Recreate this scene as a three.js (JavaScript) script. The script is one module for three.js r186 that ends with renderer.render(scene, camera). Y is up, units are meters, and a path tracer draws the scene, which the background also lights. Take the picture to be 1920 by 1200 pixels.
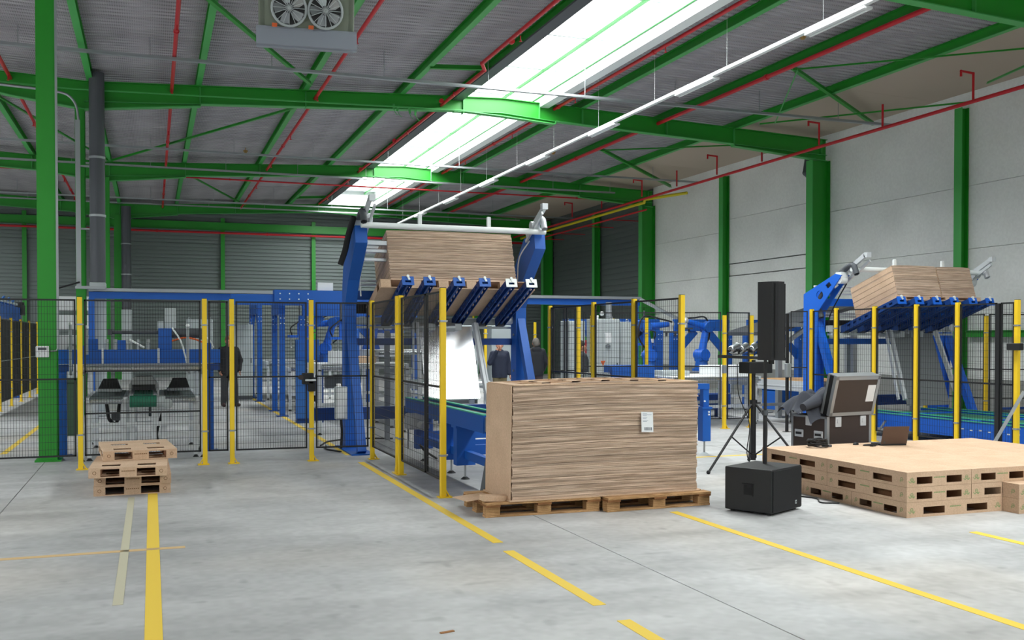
import * as THREE from 'three';
import { mergeGeometries, mergeVertices } from 'three/addons/utils/BufferGeometryUtils.js';
import { RoundedBoxGeometry } from 'three/addons/geometries/RoundedBoxGeometry.js';
import { MarchingCubes } from 'three/addons/objects/MarchingCubes.js';
import { RectAreaLightUniformsLib } from 'three/addons/lights/RectAreaLightUniformsLib.js';

// ---------------------------------------------------------------- camera, light, exposure
// Building axes: x across the hall, y up, depth d along the hall (z = -d). The camera stands at x = 0, d = 0.
const scene = new THREE.Scene();
const camera = new THREE.PerspectiveCamera(35.93, 1.6, 0.05, 200);
camera.position.set(0, 1.72, 0);
camera.rotation.order = 'YXZ';
camera.rotation.set(-1.0 * Math.PI / 180, -20.05 * Math.PI / 180, 0);
camera.setViewOffset(1920, 1200, 0, -69, 1920, 1200);
scene.add(camera);

const renderer = new THREE.WebGLRenderer({ antialias: true });
renderer.toneMapping = THREE.LinearToneMapping;
renderer.toneMappingExposure = 0.93;
renderer.shadowMap.enabled = true;
scene.background = new THREE.Color(0.75, 0.85, 1.0);
RectAreaLightUniformsLib.init();

// daylight that the two long rooflight strips let in, one lamp per bay just under the glazing
const DAY = new THREE.Color(0.97, 1.0, 0.99), DAY_W = 1.98, DAY_POWER = 14;
for (const [x, d, len, k] of [[8.58, -5, 12.5, .85], [8.58, 7.5, 10.5, .85], [8.58, 19, 10.2, 1.0], [8.58, 29.8, 10.2, 0.95], [8.58, 40.3, 9.4, 0.8], [-11.6, 0, 22, 1.7], [-11.6, 26, 28, 1.2]]) {
  const l = new THREE.RectAreaLight(DAY, DAY_POWER * k, DAY_W, len);
  l.position.set(x, 8.36, -d); l.rotation.x = -Math.PI / 2; scene.add(l);
}

// ---------------------------------------------------------------- helpers
let seed = 12345;
const rnd = (a = 0, b = 1) => { seed = (seed * 1664525 + 1013904223) >>> 0; return a + (b - a) * seed / 4294967296; };
const R = a => a * Math.PI / 180;
const P = (a) => new THREE.Vector3(a[0], a[1], -a[2]);
const used = {};
const numbered = n => { const k = used[n] = (used[n] === undefined ? 0 : used[n] + 1); return k ? n + '_' + String(k).padStart(3, '0') : n; };

function place(g, x, y, d, rx = 0, ry = 0, rz = 0) {
  if (rx) g.rotateX(rx); if (rz) g.rotateZ(rz); if (ry) g.rotateY(ry);
  return g.translate(x, y, -d);
}
const box = (w, h, l, x = 0, y = 0, d = 0, rx, ry, rz) => place(new THREE.BoxGeometry(w, h, l), x, y, d, rx, ry, rz);
const rbox = (w, h, l, r, x = 0, y = 0, d = 0, rx, ry, rz) => place(new RoundedBoxGeometry(w, h, l, 1, r), x, y, d, rx, ry, rz);
// a box by its extents: x0..x1, y0..y1, d0..d1
const ext = (x0, x1, y0, y1, d0, d1) => box(Math.abs(x1 - x0), Math.abs(y1 - y0), Math.abs(d1 - d0), (x0 + x1) / 2, (y0 + y1) / 2, (d0 + d1) / 2);
const cyl = (r, h, x = 0, y = 0, d = 0, seg = 14, r2 = r, rx, ry, rz) => place(new THREE.CylinderGeometry(r2, r, h, seg), x, y, d, rx, ry, rz);
const ball = (r, x, y, d, sx = 1, sy = 1, sz = 1, n = 12) => new THREE.SphereGeometry(r, n, Math.ceil(n * .7)).scale(sx, sy, sz).translate(x, y, -d);
function along(g, a, b) {               // a geometry modelled along +z, length 1, laid from a to b
  const A = P(a), Bv = P(b), m = new THREE.Matrix4(), dir = Bv.clone().sub(A), L = dir.length();
  const o = new THREE.Object3D(); o.position.copy(A.clone().add(Bv).multiplyScalar(.5));
  if (Math.abs(dir.y) / L > .999) o.up.set(0, 0, 1);
  o.lookAt(Bv); o.scale.set(1, 1, L); o.updateMatrix(); return g.applyMatrix4(o.matrix);
}
const bar = (a, b, w, h = w) => along(new THREE.BoxGeometry(w, h, 1), a, b);
const rod = (a, b, r, seg = 8, r2 = r) => along(new THREE.CylinderGeometry(r2, r, 1, seg).rotateX(Math.PI / 2), a, b);
function pipe(pts, r, seg = 10) {       // straight runs with round elbows
  const out = [];
  pts.forEach((p, i) => { if (i) out.push(rod(pts[i - 1], p, r, seg)); if (i && i < pts.length - 1) out.push(ball(r * 1.12, p[0], p[1], p[2], 1, 1, 1, 10)); });
  return out;
}
function hose(pts, r, n = 24, seg = 6) {
  return new THREE.TubeGeometry(new THREE.CatmullRomCurve3(pts.map(P)), n, r, seg, false);
}
function plate(pts, t, holes = []) {    // outline [a, b] extruded by t along +z, centred
  const s = new THREE.Shape(pts.map(p => new THREE.Vector2(p[0], p[1])));
  for (const h of holes) s.holes.push(new THREE.Path(h.map(p => new THREE.Vector2(p[0], p[1]))));
  return new THREE.ExtrudeGeometry(s, { depth: t, bevelEnabled: false }).translate(0, 0, -t / 2);
}
const rectPts = (x0, y0, x1, y1) => [[x0, y0], [x1, y0], [x1, y1], [x0, y1]];
const circPts = (cx, cy, r, n = 16) => Array.from({ length: n }, (_, i) => [cx + r * Math.cos(i / n * 6.28318), cy + r * Math.sin(i / n * 6.28318)]);
// a side plate: outline [d, y] standing across x
const sidePlate = (pts, t, x, holes = []) => plate(pts, t, holes).rotateY(Math.PI / 2).translate(x, 0, 0);
function ibeam(len, h, b, tf = .016, tw = .012) {   // along x, centred
  return [box(len, tf, b, 0, h / 2 - tf / 2), box(len, tf, b, 0, -h / 2 + tf / 2), box(len, h - 2 * tf, tw)];
}
function clean(g) {
  g = g.index ? g.toNonIndexed() : g;
  for (const k of Object.keys(g.attributes)) if (!['position', 'normal', 'uv', 'color'].includes(k)) g.deleteAttribute(k);
  return g;
}
function join(list) {
  const gs = (Array.isArray(list) ? list.flat(9) : [list]).map(clean);
  const col = gs.some(g => g.attributes.color);
  for (const g of gs) {
    if (!g.attributes.normal) g.computeVertexNormals();
    if (!g.attributes.uv) g.setAttribute('uv', new THREE.BufferAttribute(new Float32Array(g.attributes.position.count * 2), 2));
    if (col && !g.attributes.color) g.setAttribute('color', new THREE.BufferAttribute(new Float32Array(g.attributes.position.count * 3).fill(1), 3));
  }
  return gs.length > 1 ? mergeGeometries(gs) : gs[0];
}
function metreUV(g) {                   // uv in metres, by each face's main direction
  const p = g.attributes.position, n = g.attributes.normal, u = new Float32Array(p.count * 2);
  for (let i = 0; i < p.count; i++) {
    const ax = Math.abs(n.getX(i)), ay = Math.abs(n.getY(i)), az = Math.abs(n.getZ(i));
    if (ay >= ax && ay >= az) { u[2 * i] = p.getX(i); u[2 * i + 1] = p.getZ(i); }
    else if (ax >= az) { u[2 * i] = p.getZ(i); u[2 * i + 1] = p.getY(i); }
    else { u[2 * i] = p.getX(i); u[2 * i + 1] = p.getY(i); }
  }
  g.setAttribute('uv', new THREE.BufferAttribute(u, 2)); return g;
}
function mesh(name, geos, mat, parent) {
  const g = join(geos); if (!mat.userData.ownUV) metreUV(g);
  const m = new THREE.Mesh(g, mat); m.name = parent === scene || !parent ? numbered(name) : name; m.castShadow = m.receiveShadow = true;
  (parent || scene).add(m); return m;
}
function sub(name, m, parent) {         // another mesh that shares geometry with m
  const c = new THREE.Mesh(m.geometry, m.material); c.name = name; c.castShadow = c.receiveShadow = true; parent.add(c); return c;
}
function tag(o, label, category, group, kind) {
  if (label) o.userData.label = label; if (category) o.userData.category = category;
  if (group) o.userData.group = group; if (kind) o.userData.kind = kind; return o;
}
function thing(name, label, category, pos = [0, 0, 0], turn = 0, group) {
  const o = new THREE.Group(); o.name = numbered(name); o.position.set(pos[0], pos[1], -pos[2]); o.rotation.y = turn;
  scene.add(o); return tag(o, label, category, group);
}
function struct(name) { const o = new THREE.Group(); o.name = name; o.userData.kind = 'structure'; scene.add(o); return o; }
function copy(src, pos, turn, label, group) {
  const c = src.clone(); c.name = numbered(src.name.replace(/_\d{3}$/, '')); c.position.set(pos[0], pos[1], -pos[2]); c.rotation.y = turn || 0;
  c.userData = { ...src.userData, label: label || src.userData.label }; if (group) c.userData.group = group;
  scene.add(c); return c;
}
const ORD = ['first', 'second', 'third', 'fourth', 'fifth', 'sixth', 'seventh', 'eighth', 'ninth', 'tenth'];

// ---------------------------------------------------------------- textures and materials
function hash2(x, y, s) { let h = (x * 374761393 + y * 668265263 + s * 69069) | 0; h = Math.imul(h ^ (h >>> 13), 1274126177); return ((h ^ (h >>> 16)) >>> 0) / 4294967296; }
function vnoise(u, v, n, s) {           // tiling value noise with n cells a side
  const x = u * n, y = v * n, xi = Math.floor(x), yi = Math.floor(y), f = t => t * t * (3 - 2 * t), a = f(x - xi), b = f(y - yi), w = k => ((k % n) + n) % n;
  const h = (i, j) => hash2(w(xi + i), w(yi + j), s);
  return (h(0, 0) * (1 - a) + h(1, 0) * a) * (1 - b) + (h(0, 1) * (1 - a) + h(1, 1) * a) * b;
}
function snoise(u, v, nx, ny, s) {   // the same with different counts along u and v: streaks
  const x = u * nx, y = v * ny, xi = Math.floor(x), yi = Math.floor(y), f = t => t * t * (3 - 2 * t), a = f(x - xi), b = f(y - yi), h = (i, j) => hash2((xi + i) % nx, (yi + j) % ny, s);
  return (h(0, 0) * (1 - a) + h(1, 0) * a) * (1 - b) + (h(0, 1) * (1 - a) + h(1, 1) * a) * b;
}
function texture(n, size, fn, srgb = true) {   // size in metres a side
  const data = new Uint8Array(n * n * 4);
  for (let j = 0; j < n; j++) for (let i = 0; i < n; i++) { const c = fn(i / n, j / n, i, j), o = (j * n + i) * 4; for (let k = 0; k < 3; k++) data[o + k] = Math.max(0, Math.min(255, c[k])); data[o + 3] = 255; }
  const t = new THREE.DataTexture(data, n, n, THREE.RGBAFormat); t.wrapS = t.wrapT = THREE.RepeatWrapping; t.magFilter = THREE.LinearFilter; t.minFilter = THREE.LinearMipmapLinearFilter; t.generateMipmaps = true;
  if (srgb) t.colorSpace = THREE.SRGBColorSpace; t.repeat.set(1 / size, 1 / size); t.needsUpdate = true; return t;
}
const std = (color, roughness = .6, metalness = 0, extra = {}) => new THREE.MeshStandardMaterial({ color, roughness, metalness, ...extra });
const concreteMap = texture(1024, 9, (u, v) => {
  const big = vnoise(u, v, 5, 1) * .5 + vnoise(u, v, 11, 2) * .3 + vnoise(u, v, 29, 3) * .2, fine = vnoise(u, v, 190, 4), sweep = vnoise(u, v * .999, 7, 5) * vnoise(u, v, 60, 6);
  const streak = vnoise(u, v * .999, 6, 9) * .5 + vnoise(u * .5, v * 4, 12, 10) * .5, st = Math.max(0, vnoise(u, v, 60, 8) - .86) * 130, warm = Math.max(0, vnoise(u, v, 8, 13) - .55) * 22;
  const b = 176 + (big - .5) * 44 + (streak - .5) * 40 + (fine - .5) * 12 - sweep * 12 - st;
  return [b + warm * .6, b + .5 + warm * .1, b + 1.5 - warm * .5];
});
const concreteRough = texture(512, 7, (u, v) => { const b = 120 + vnoise(u, v, 9, 11) * 60 + vnoise(u, v, 40, 12) * 30; return [b, b, b]; }, false);
const kraftMap = texture(512, .9, (u, v) => { const b = (vnoise(u, v, 90, 21) - .5) * 14 + (vnoise(u, v, 6, 22) - .5) * 12 + (vnoise(u, v, 256, 23) - .5) * 10; return [204 + b, 173 + b, 145 + b]; });
const fluteMap = texture(512, .9, (u, v) => { const b = (snoise(u, v, 4, 70, 31) - .5) * 40 + (snoise(u, v, 9, 180, 32) - .5) * 26 + (vnoise(u, v, 128, 33) - .5) * 8; return [198 + b, 173 + b, 152 + b]; });
const woodMap = texture(512, 1.1, (u, v) => {
  const g = Math.sin((v * 46 + vnoise(u, v, 7, 41) * 5) * 6.283) * .5 + .5, b = (g - .5) * 22 + (vnoise(u, v, 12, 42) - .5) * 50 + (vnoise(u, v, 200, 43) - .5) * 16;
  return [176 + b, 136 + b * .9, 92 + b * .8];
});
const wallMap = texture(512, 5, (u, v) => { const b = 236 + (vnoise(u, v, 6, 51) - .5) * 16 + (vnoise(u, v, 120, 52) - .5) * 8; return [b, b + 2, b]; });
const deckMap = texture(512, 2.6, (u, v, i, j) => { const hole = (i % 8 < 4) && (j % 8 < 4) ? -30 : 0, b = 168 + hole + (vnoise(u, v, 9, 61) - .5) * 26; return [b + 2, b - 1, b + 4]; });

const M = {
  floor: new THREE.MeshStandardMaterial({ map: concreteMap, roughnessMap: concreteRough, roughness: .95, color: 0xffffff }),
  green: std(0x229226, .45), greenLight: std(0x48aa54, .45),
  blue: std(0x0757b2, .52), blueDark: std(0x083c82, .55),
  yellow: std(0xf0c921, .45), paint: std(0xe4c244, .75), paintOld: std(0xc9ab7c, .9), tape: std(0xbab59e, .85),
  black: std(0x17181b, .5), blackMatte: std(0x141518, .8), rubber: std(0x1d1e20, .7),
  red: std(0xc41826, .42), gasYellow: std(0xd6c81e, .5),
  zinc: std(0xa6abaf, .4, .65), alu: std(0xd6dade, .4, .3), steel: std(0xb9bec2, .26, .85), white: std(0xe6e8ea, .5), whiteTrunk: std(0xe9eeee, .4),
  greyPaint: std(0xb4bcbe, .5), greyDark: std(0x4b4f55, .6), duct: std(0x55585e, .5, .2), heater: std(0x7d8576, .55), heaterFront: std(0x9aa0ac, .5),
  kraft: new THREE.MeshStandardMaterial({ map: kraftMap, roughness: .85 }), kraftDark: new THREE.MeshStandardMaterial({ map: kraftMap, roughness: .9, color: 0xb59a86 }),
  flute: new THREE.MeshStandardMaterial({ map: fluteMap, roughness: .95, vertexColors: true }),
  wood: new THREE.MeshStandardMaterial({ map: woodMap, roughness: .85 }), woodDark: new THREE.MeshStandardMaterial({ map: woodMap, roughness: .88, color: 0xcdb7a6 }),
  wall: new THREE.MeshStandardMaterial({ map: wallMap, roughness: .8 }), plinth: std(0x9a9b98, .85), soffit: std(0xb9aa9a, .85),
  clad: std(0x76807f, .55, .1), cladDark: std(0x5d6564, .6, .1), deck: new THREE.MeshStandardMaterial({ map: deckMap, roughness: .6, metalness: .1 }),
  pane: std(0xffffff, .6, 0, { emissive: DAY, emissiveIntensity: 3.2 }),
  belt: std(0x5f6c6b, .45), beltGreen: std(0x1f6f55, .5), greenStrip: std(0x3fae8c, .5),
  cloth: std(0x3a3d46, .9), screen: std(0x17181c, .3), brownPanel: std(0x3c302c, .55), lidPanel: std(0x40352f, .55), laptop: std(0x5c4c45, .35, .4),
  orange: std(0xd9622a, .6), gasket: std(0x0c0d0f, .8), skin: std(0xc98f73, .6), inkGreen: std(0x86a06c, .9), ink: std(0x8a6c4c, .9), joint: std(0x5b5b58, .9),
};
M.polish = std(0xeceef0, .22, .75); M.chuteGrey = std(0x7d8184, .5, .2); M.par = std(0x8f9499, .22, .9); M.blueBright = std(0x0c62d2, .5); M.bluePale = std(0x2d68b4, .45); M.binGreen = std(0x2c4a34, .6);
// ---------------------------------------------------------------- the hall: floor
const floor = struct('floor');
mesh('subbase', ext(-21.5, 19.2, -.3, -.12, -12.5, 48), M.joint, floor);
{
  const xs = [-21.3, -16.4, -11.4, -6.4, -1.42, 3.5, 8.5, 13.6, 19], ds = [-12.3, 47.9];
  for (let i = 0; i < xs.length - 1; i++) for (let j = 0; j < ds.length - 1; j++)      // slabs with saw-cut joints between them along the hall
    mesh('concrete_slab', ext(xs[i] + .006, xs[i + 1] - .006, -.12, 0, ds[j] + .0015, ds[j + 1] - .0015), M.floor, floor);
}
const line = (label, x0, x1, d0, d1, m = M.paint) => tag(mesh('floor_line', ext(x0, x1, 0, .0025, d0, d1), m), label, 'floor marking');
line('wide solid yellow line on the floor running out from under the cardboard pallets', -.05, .05, 4.2, 11.9);
line('yellow line along the foot of the black mesh side fence left of the wooden pallets', 2.70, 2.79, 7.86, 13.7);
line('middle yellow dash on the open floor before the wooden pallets', 2.67, 2.76, 5.78, 7.53);
line('yellow dash cut off by the bottom edge, nearest of the broken line', 2.66, 2.75, 3.4, 5.42);
line('long yellow line running from the wooden pallets toward the lower right corner', 4.84, 4.93, 3.2, 8.68);
line('yellow line end on bare floor in front of the cardboard stage', 6.84, 6.93, 5.5, 6.85);
line('worn pale tape strip beside the wide yellow line', -.25, -.185, 6.85, 11.5, M.tape);
line('faded orange line crossing the floor on the left', -3.4, .25, 8.55, 8.63, M.paintOld);
line('yellow line on the aisle floor beyond the mesh fence on the far left', -2.15, -2.06, 16.5, 27);
line('yellow line along the row of blue gantry posts', 2.70, 2.79, 14.6, 36);
line('yellow line on the pale floor behind the tripod stand', 6.6, 11.0, 12.55, 12.63);
tag(mesh('wood_splinter', [box(.09, .006, .022, 1.62, .003, 5.55, 0, .2)], M.woodDark), 'small splinter of wood lying on the open floor', 'debris');

// ---------------------------------------------------------------- walls
const EAVE = 7.55, RIDGE = 8.0;
const top = x => x > -1.4 ? (x < 8.6 ? EAVE + (x + 1.4) / 10 * (RIDGE - EAVE) : RIDGE - (x - 8.6) / 10.2 * (RIDGE - 7.62)) : (x > -11.6 ? EAVE + (-1.4 - x) / 10.2 * (RIDGE - EAVE) : RIDGE - (-11.6 - x) / 10 * (RIDGE - EAVE));
const wr = struct('wall_right');
mesh('wall_core', ext(19.02, 19.3, -.2, 8.6, -12.3, 48.2), M.greyDark, wr);
{
  const cuts = [-12, -8, -2.6, 2.8, 8.2, 13.6, 19.0, 24.5, 29.8, 35.25];
  for (let i = 0; i < cuts.length - 1; i++) {
    mesh('wall_plinth', ext(18.86, 19.02, 0, .75, cuts[i], cuts[i + 1] - .006), M.plinth, wr);
    const rows = i === 7 ? [.76, 2.35, 3.94, 4.36, 5.9, 8.2] : [.76, 2.35, 3.95, 5.5, 8.2];
    for (let k = 0; k < rows.length - 1; k++) mesh('wall_panel', ext(i === 7 && k === 2 ? 18.90 : 18.88, 19.02, rows[k], rows[k + 1] - (i === 7 && (k === 1 || k === 2) ? .035 : .01), cuts[i], cuts[i + 1] - .006), M.wall, wr);
  }
  const ribs = [];                                  // the far bay is dark ribbed sheeting
  for (let y = 0.1; y < 8; y += .25) ribs.push(ext(18.93, 19.02, y, y + .16, 35.3, 47.4));
  for (let k = 0; k < 8; k++) mesh('cladding_sheet', ribs.slice(k * 4, k * 4 + 4).concat([ext(18.97, 19.02, k, k + 1, 35.3, 47.4)]), M.cladDark, wr);
}
const wb = struct('wall_back');
mesh('wall_core', ext(-21.4, 19.3, -.2, 8.6, 47.7, 48), M.greyDark, wb);
{
  const g = [];                                     // horizontal ribbed cladding sheets between the posts
  const xs = [-21.2, -17.5, -13.4, -9.3, -5.15, -1.05, 3.1, 7.25, 11.3, 15.4, 19.0];
  for (let i = 0; i < xs.length - 1; i++) for (let r = 0; r < 4; r++) {
    const gs = [];
    const y0 = r * 2.05, y1 = Math.min(y0 + 2.04, 8.2);
    for (let y = y0; y < y1 - .1; y += .17) gs.push(ext(xs[i], xs[i + 1] - .004, y, Math.min(y + .115, y1), 47.56, 47.62));
    gs.push(ext(xs[i], xs[i + 1] - .004, y0, y1, 47.61, 47.7));
    mesh('cladding_sheet', gs, M.clad, wb);
  }
}
const wl = struct('wall_left'); mesh('wall_panel', ext(-21.6, -21.3, -.2, 8.6, -12.4, 48), M.wall, wl);
const wf = struct('wall_front'); mesh('wall_panel', ext(-21.6, 19.3, -.2, 8.6, -12.6, -12.3), M.wall, wf);

// ---------------------------------------------------------------- roof: ribbed deck, rooflights
const ceiling = struct('ceiling');
{
  const period = .2, bays = [-12.3, -6.9, -1.5, 3.9, 9.3, 14.7, 20.1, 25.5, 30.9, 36.3, 41.7, 47.7];
  // profile of one rib along the hall
  const deck = (x0, x1, d0, d1) => {
    const y0 = top(x0) + .21, y1 = top(x1) + .21, pts = [];
    for (let d = d0; d < d1 - .01; d += period) pts.push([d, 0], [d + .1, 0], [d + .125, .045], [d + .175, .045]);
    pts.push([d1, 0]);
    const pos = [], idx = [];
    for (const [d, h] of pts) { pos.push(x0, y0 + h, -d, x1, y1 + h, -d, x0, y0 + .1, -d, x1, y1 + .1, -d); }
    for (let i = 0; i < pts.length - 1; i++) { const a = i * 4; idx.push(a, a + 4, a + 1, a + 1, a + 4, a + 5, a + 2, a + 3, a + 6, a + 3, a + 7, a + 6); }
    const g = new THREE.BufferGeometry(); g.setAttribute('position', new THREE.Float32BufferAttribute(pos, 3)); g.setIndex(idx);
    const n = g.toNonIndexed(); n.computeVertexNormals(); return n;
  };
  const lap = (x0, x1, d) => along(new THREE.BoxGeometry(.05, .012, 1), [x0, top(x0) + .206, d], [x1, top(x1) + .206, d]);
  for (const [x0, x1] of [[-21.4, -12.6], [-10.6, -1.4], [-1.4, 3.55], [3.55, 7.5], [9.7, 13.45], [13.45, 15.8], [15.8, 19.2]])
    for (let i = 0; i < bays.length - 1; i++) {
      if (x0 === 15.8) { mesh('soffit_board', along(new THREE.BoxGeometry(bays[i + 1] - bays[i] - .008, .03, 1), [x0, top(x0) + .19, (bays[i] + bays[i + 1]) / 2], [x1, top(x1) + .19, (bays[i] + bays[i + 1]) / 2]), M.soffit, ceiling); continue; }
      mesh('deck_sheet', [deck(x0, x1, bays[i], bays[i + 1]), lap(x0, x1, bays[i] + .03)], M.deck, ceiling);
    }
  mesh('roof_cover', [ext(-21.6, -12.6, 8.6, 8.8, -12.6, 48.2), ext(-10.6, 7.5, 8.6, 8.8, -12.6, 48.2), ext(9.7, 19.4, 8.6, 8.8, -12.6, 48.2), ext(-12.6, -10.6, 8.75, 8.9, -12.6, 48.2), ext(7.5, 9.7, 8.75, 8.9, -12.6, 48.2), ext(7.5, 9.7, 8, 8.8, 45.2, 48.2)], M.greyDark, ceiling);
}
[['window_1', 8.6, 45.1], ['window_2', -11.6, 42]].forEach(([n, cx, dEnd]) => {
  const w = struct(n), d0 = -12, hw = 1.03;
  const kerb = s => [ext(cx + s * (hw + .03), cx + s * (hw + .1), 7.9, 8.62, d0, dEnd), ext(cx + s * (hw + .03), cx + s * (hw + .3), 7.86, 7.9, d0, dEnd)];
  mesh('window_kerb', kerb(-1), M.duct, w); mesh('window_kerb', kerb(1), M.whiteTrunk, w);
  mesh('window_kerb', [ext(cx - hw - .1, cx + hw + .1, 7.86, 8.62, dEnd, dEnd + .07)], M.whiteTrunk, w);
  for (let d = d0; d < dEnd - .5; d += 2.7) {
    const e = Math.min(d + 2.66, dEnd);
    mesh('window_pane', [ext(cx - hw - .025, cx - .42, 8.5, 8.53, d, e), ext(cx - .4, cx + .62, 8.5, 8.53, d, e), ext(cx + .64, cx + hw + .025, 8.5, 8.53, d, e)], M.pane, w);
    mesh('glazing_bar', ext(cx - hw, cx + hw, 8.47, 8.5, e, e + .04), M.zinc, w);
  }
  mesh('opening_linkage', [ext(cx - .87, cx - .81, 8.4, 8.46, d0, dEnd), ext(cx - .76, cx - .72, 8.4, 8.43, d0, dEnd)], M.zinc, w);
  mesh('opening_linkage', ext(cx + .60, cx + .66, 8.4, 8.46, d0, dEnd), M.greenLight, w);
  mesh('window_rail', ext(cx + hw - .02, cx + hw + .03, 8.1, 8.16, d0, dEnd), M.greenLight, w);
});

// ---------------------------------------------------------------- steel frame
const strip = (pts, w, t, d) => pts.slice(1).map((p, i) => along(new THREE.BoxGeometry(w, t, 1), [pts[i][0], pts[i][1], d], [p[0], p[1], d]));
function roofBeam(d, label) {
  const b = thing('roof_beam', label, 'beam', [0, 0, 0], 0);
  const tp = x => top(x);
  const bt = [[-10, tp(-10) - .44], [-3.2, tp(-3.2) - .46], [-2.9, tp(-2.9) - .5], [-1.4, tp(-1.4) - .62], [1.1, tp(1.1) - .47], [1.12, tp(1.1) - .42], [7.5, tp(7.5) - .36], [8.6, tp(8.6) - .46], [10.1, tp(10.1) - .5], [10.12, tp(10.1) - .42], [15.6, tp(15.6) - .44], [15.62, tp(15.6) - .5], [18.8, tp(18.8) - .62]];
  const tpts = [-10, -1.4, 8.6, 18.8].map(x => [x, tp(x)]);
  mesh('web', plate([...tpts, ...bt.slice().reverse()], .014).translate(0, 0, -d), M.green, b);
  mesh('top_flange', strip(tpts, .2, .018, d), M.green, b);
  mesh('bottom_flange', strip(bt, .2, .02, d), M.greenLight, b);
  // second flange line of the haunches at valley and ridge
  mesh('haunch_flange', [...strip([[-1.4, tp(-1.4) - .45], [1.1, tp(1.1) - .43]], .18, .014, d), ...strip([[7.3, tp(7.3) - .38], [8.6, tp(8.6) - .38], [10.1, tp(10.1) - .43]], .18, .014, d), ...strip([[15.6, tp(15.6) - .45], [18.8, tp(18.8) - .45]], .18, .014, d)], M.greenLight, b);
  for (const x of [-3.58, -1.28, 1.1, 3.55, 7.55, 9.65, 10.9, 13.45, 15.62, 18.6])
    mesh('stiffener', [box(.016, .4, .19, x, tp(x) - .22, d)], M.greenLight, b);
  return b;
}
roofBeam(13.5, 'green roof beam crossing the top right corner, nearest of the roof beams');
roofBeam(24.4, 'green roof beam below the first wide stretch of skylight, carried on the tall right column');
roofBeam(35.2, 'green roof beam crossing mid-hall behind the one with the loose clips, second under the skylight');
roofBeam(45.9, 'green roof beam just before the far end of the skylight');
function column(label, x, d, h, dep, wid, ext2) {
  const c = thing('steel_column', label, 'column', [x, 0, d]);
  mesh('web', box(.014, h, dep - .03, 0, h / 2, 0), M.green, c);
  mesh('flange', box(wid, h, .018, 0, h / 2, -dep / 2), M.green, c); mesh('flange', box(wid, h, .018, 0, h / 2, dep / 2), M.green, c);
  mesh('base_plate', box(wid + .1, .025, dep + .1, 0, .0125, 0), M.green, c);
  if (ext2) mesh('cap_plate', box(wid + .02, .02, dep + .02, 0, h - .01, 0), M.green, c);
  return c;
}
column('green steel column at the left with the white control box fixed on it', -1.38, 15.4, 7.5, .26, .24);
column('green steel column just left of the thick grey downpipe', -1.5, 24.5, 6.95, .3, .2, 1);
column('green steel column close behind the thick grey downpipe, right of it', -1.42, 35.2, 7.05, .3, .28, 1);
column('green steel column beside the farther thin grey downpipe', -1.35, 45.9, 7.1, .3, .3, 1);
function wallColumn(label, d, w, dep, h) {          // its wide web side faces along the wall
  const c = thing('wall_column', label, 'column', [18.86, 0, d]);
  mesh('web', box(dep - .03, h, .014, -dep / 2, h / 2, 0), M.green, c);
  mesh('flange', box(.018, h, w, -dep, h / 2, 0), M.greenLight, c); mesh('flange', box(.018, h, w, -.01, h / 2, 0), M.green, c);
  mesh('base_plate', box(dep + .06, .02, w + .06, -dep / 2, .01, 0), M.green, c);
}
wallColumn('broad green column against the white wall behind the right blue machine', 24.4, .3, .62, 7.0);
wallColumn('green column where white wall meets dark cladding', 35.2, .3, .58, 7.05);
wallColumn('green column in the far right corner', 45.9, .3, .5, 7.1);
wallColumn('slim green post on the white wall at the right, above the right blue machine', 19.1, .24, .22, 7.4);
wallColumn('slim green post on the white wall between the two broad columns', 29.8, .24, .26, 7.4);
wallColumn('slim green post on the dark cladding of the right wall', 40.3, .24, .28, 7.4);
[[-5.15, 'slim green wall post on the back wall at the far left'], [3.1, 'slim green wall post on the back wall above the standing worker'], [7.25, 'slim green wall post on the back wall left of the lifted cardboard stack'], [11.3, 'slim green wall post on the back wall behind the lifted cardboard stack'], [15.4, 'slim green wall post on the back wall right of the lifted cardboard stack'], [-9.3, 'slim green wall post on the back wall hidden behind the left column row']].forEach(([x, l]) => {
  const c = thing('wall_post', l, 'column', [x, 0, 47.45]);
  mesh('web', box(.012, 7.3, .18, 0, 3.65, 0), M.green, c); mesh('flange', box(.18, 7.3, .014, 0, 3.65, -.09), M.green, c); mesh('base_plate', box(.26, .02, .26, 0, .01, 0), M.green, c);
});
tag(mesh('wall_girt', ibeam(2.6, .16, .12).map(g => g.rotateY(Math.PI / 2).translate(18.74, 1.86, -17.6)), M.green), 'horizontal green rail on the white wall at the right edge', 'beam');
{
  const eaves = thing('eaves_beam', 'green beam along the top of the back wall', 'beam', [0, 0, 0]);
  mesh('web', ext(-20, 18.8, 6.75, 7.1, 47.3, 47.32), M.green, eaves); mesh('flange', ext(-20, 18.8, 6.74, 6.76, 47.2, 47.42), M.green, eaves);
}
// purlins along the hall, standing on the roof beams
const proto = (() => {
  const g = thing('roof_purlin', 'green purlin over the left column row', 'purlin', [-1.28, top(-1.28), 17.4], 0);
  mesh('web', box(.012, .2, 60.5, 0, .11, 0), M.green, g); mesh('flange', box(.13, .014, 60.5, 0, .012, 0), M.greenLight, g); mesh('flange', box(.13, .012, 60.5, 0, .203, 0), M.green, g);
  return g;
})();
const purlin = (x, l) => copy(proto, [x, top(x), 17.4], 0, l);
purlin(-3.58, 'green purlin at the upper left edge of the picture'); purlin(1.07, 'green purlin just right of the steep red pipe left of the fan heater');
purlin(3.55, 'green purlin passing just behind the fan heater'); purlin(5.95, 'green purlin between fan heater and skylight');
purlin(10.9, 'green purlin between skylight and white light trunking'); purlin(13.45, 'green purlin with a red pipe along its side, right of the white light trunking');
purlin(15.72, 'green purlin along the edge of the cream soffit by the right wall');
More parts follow.
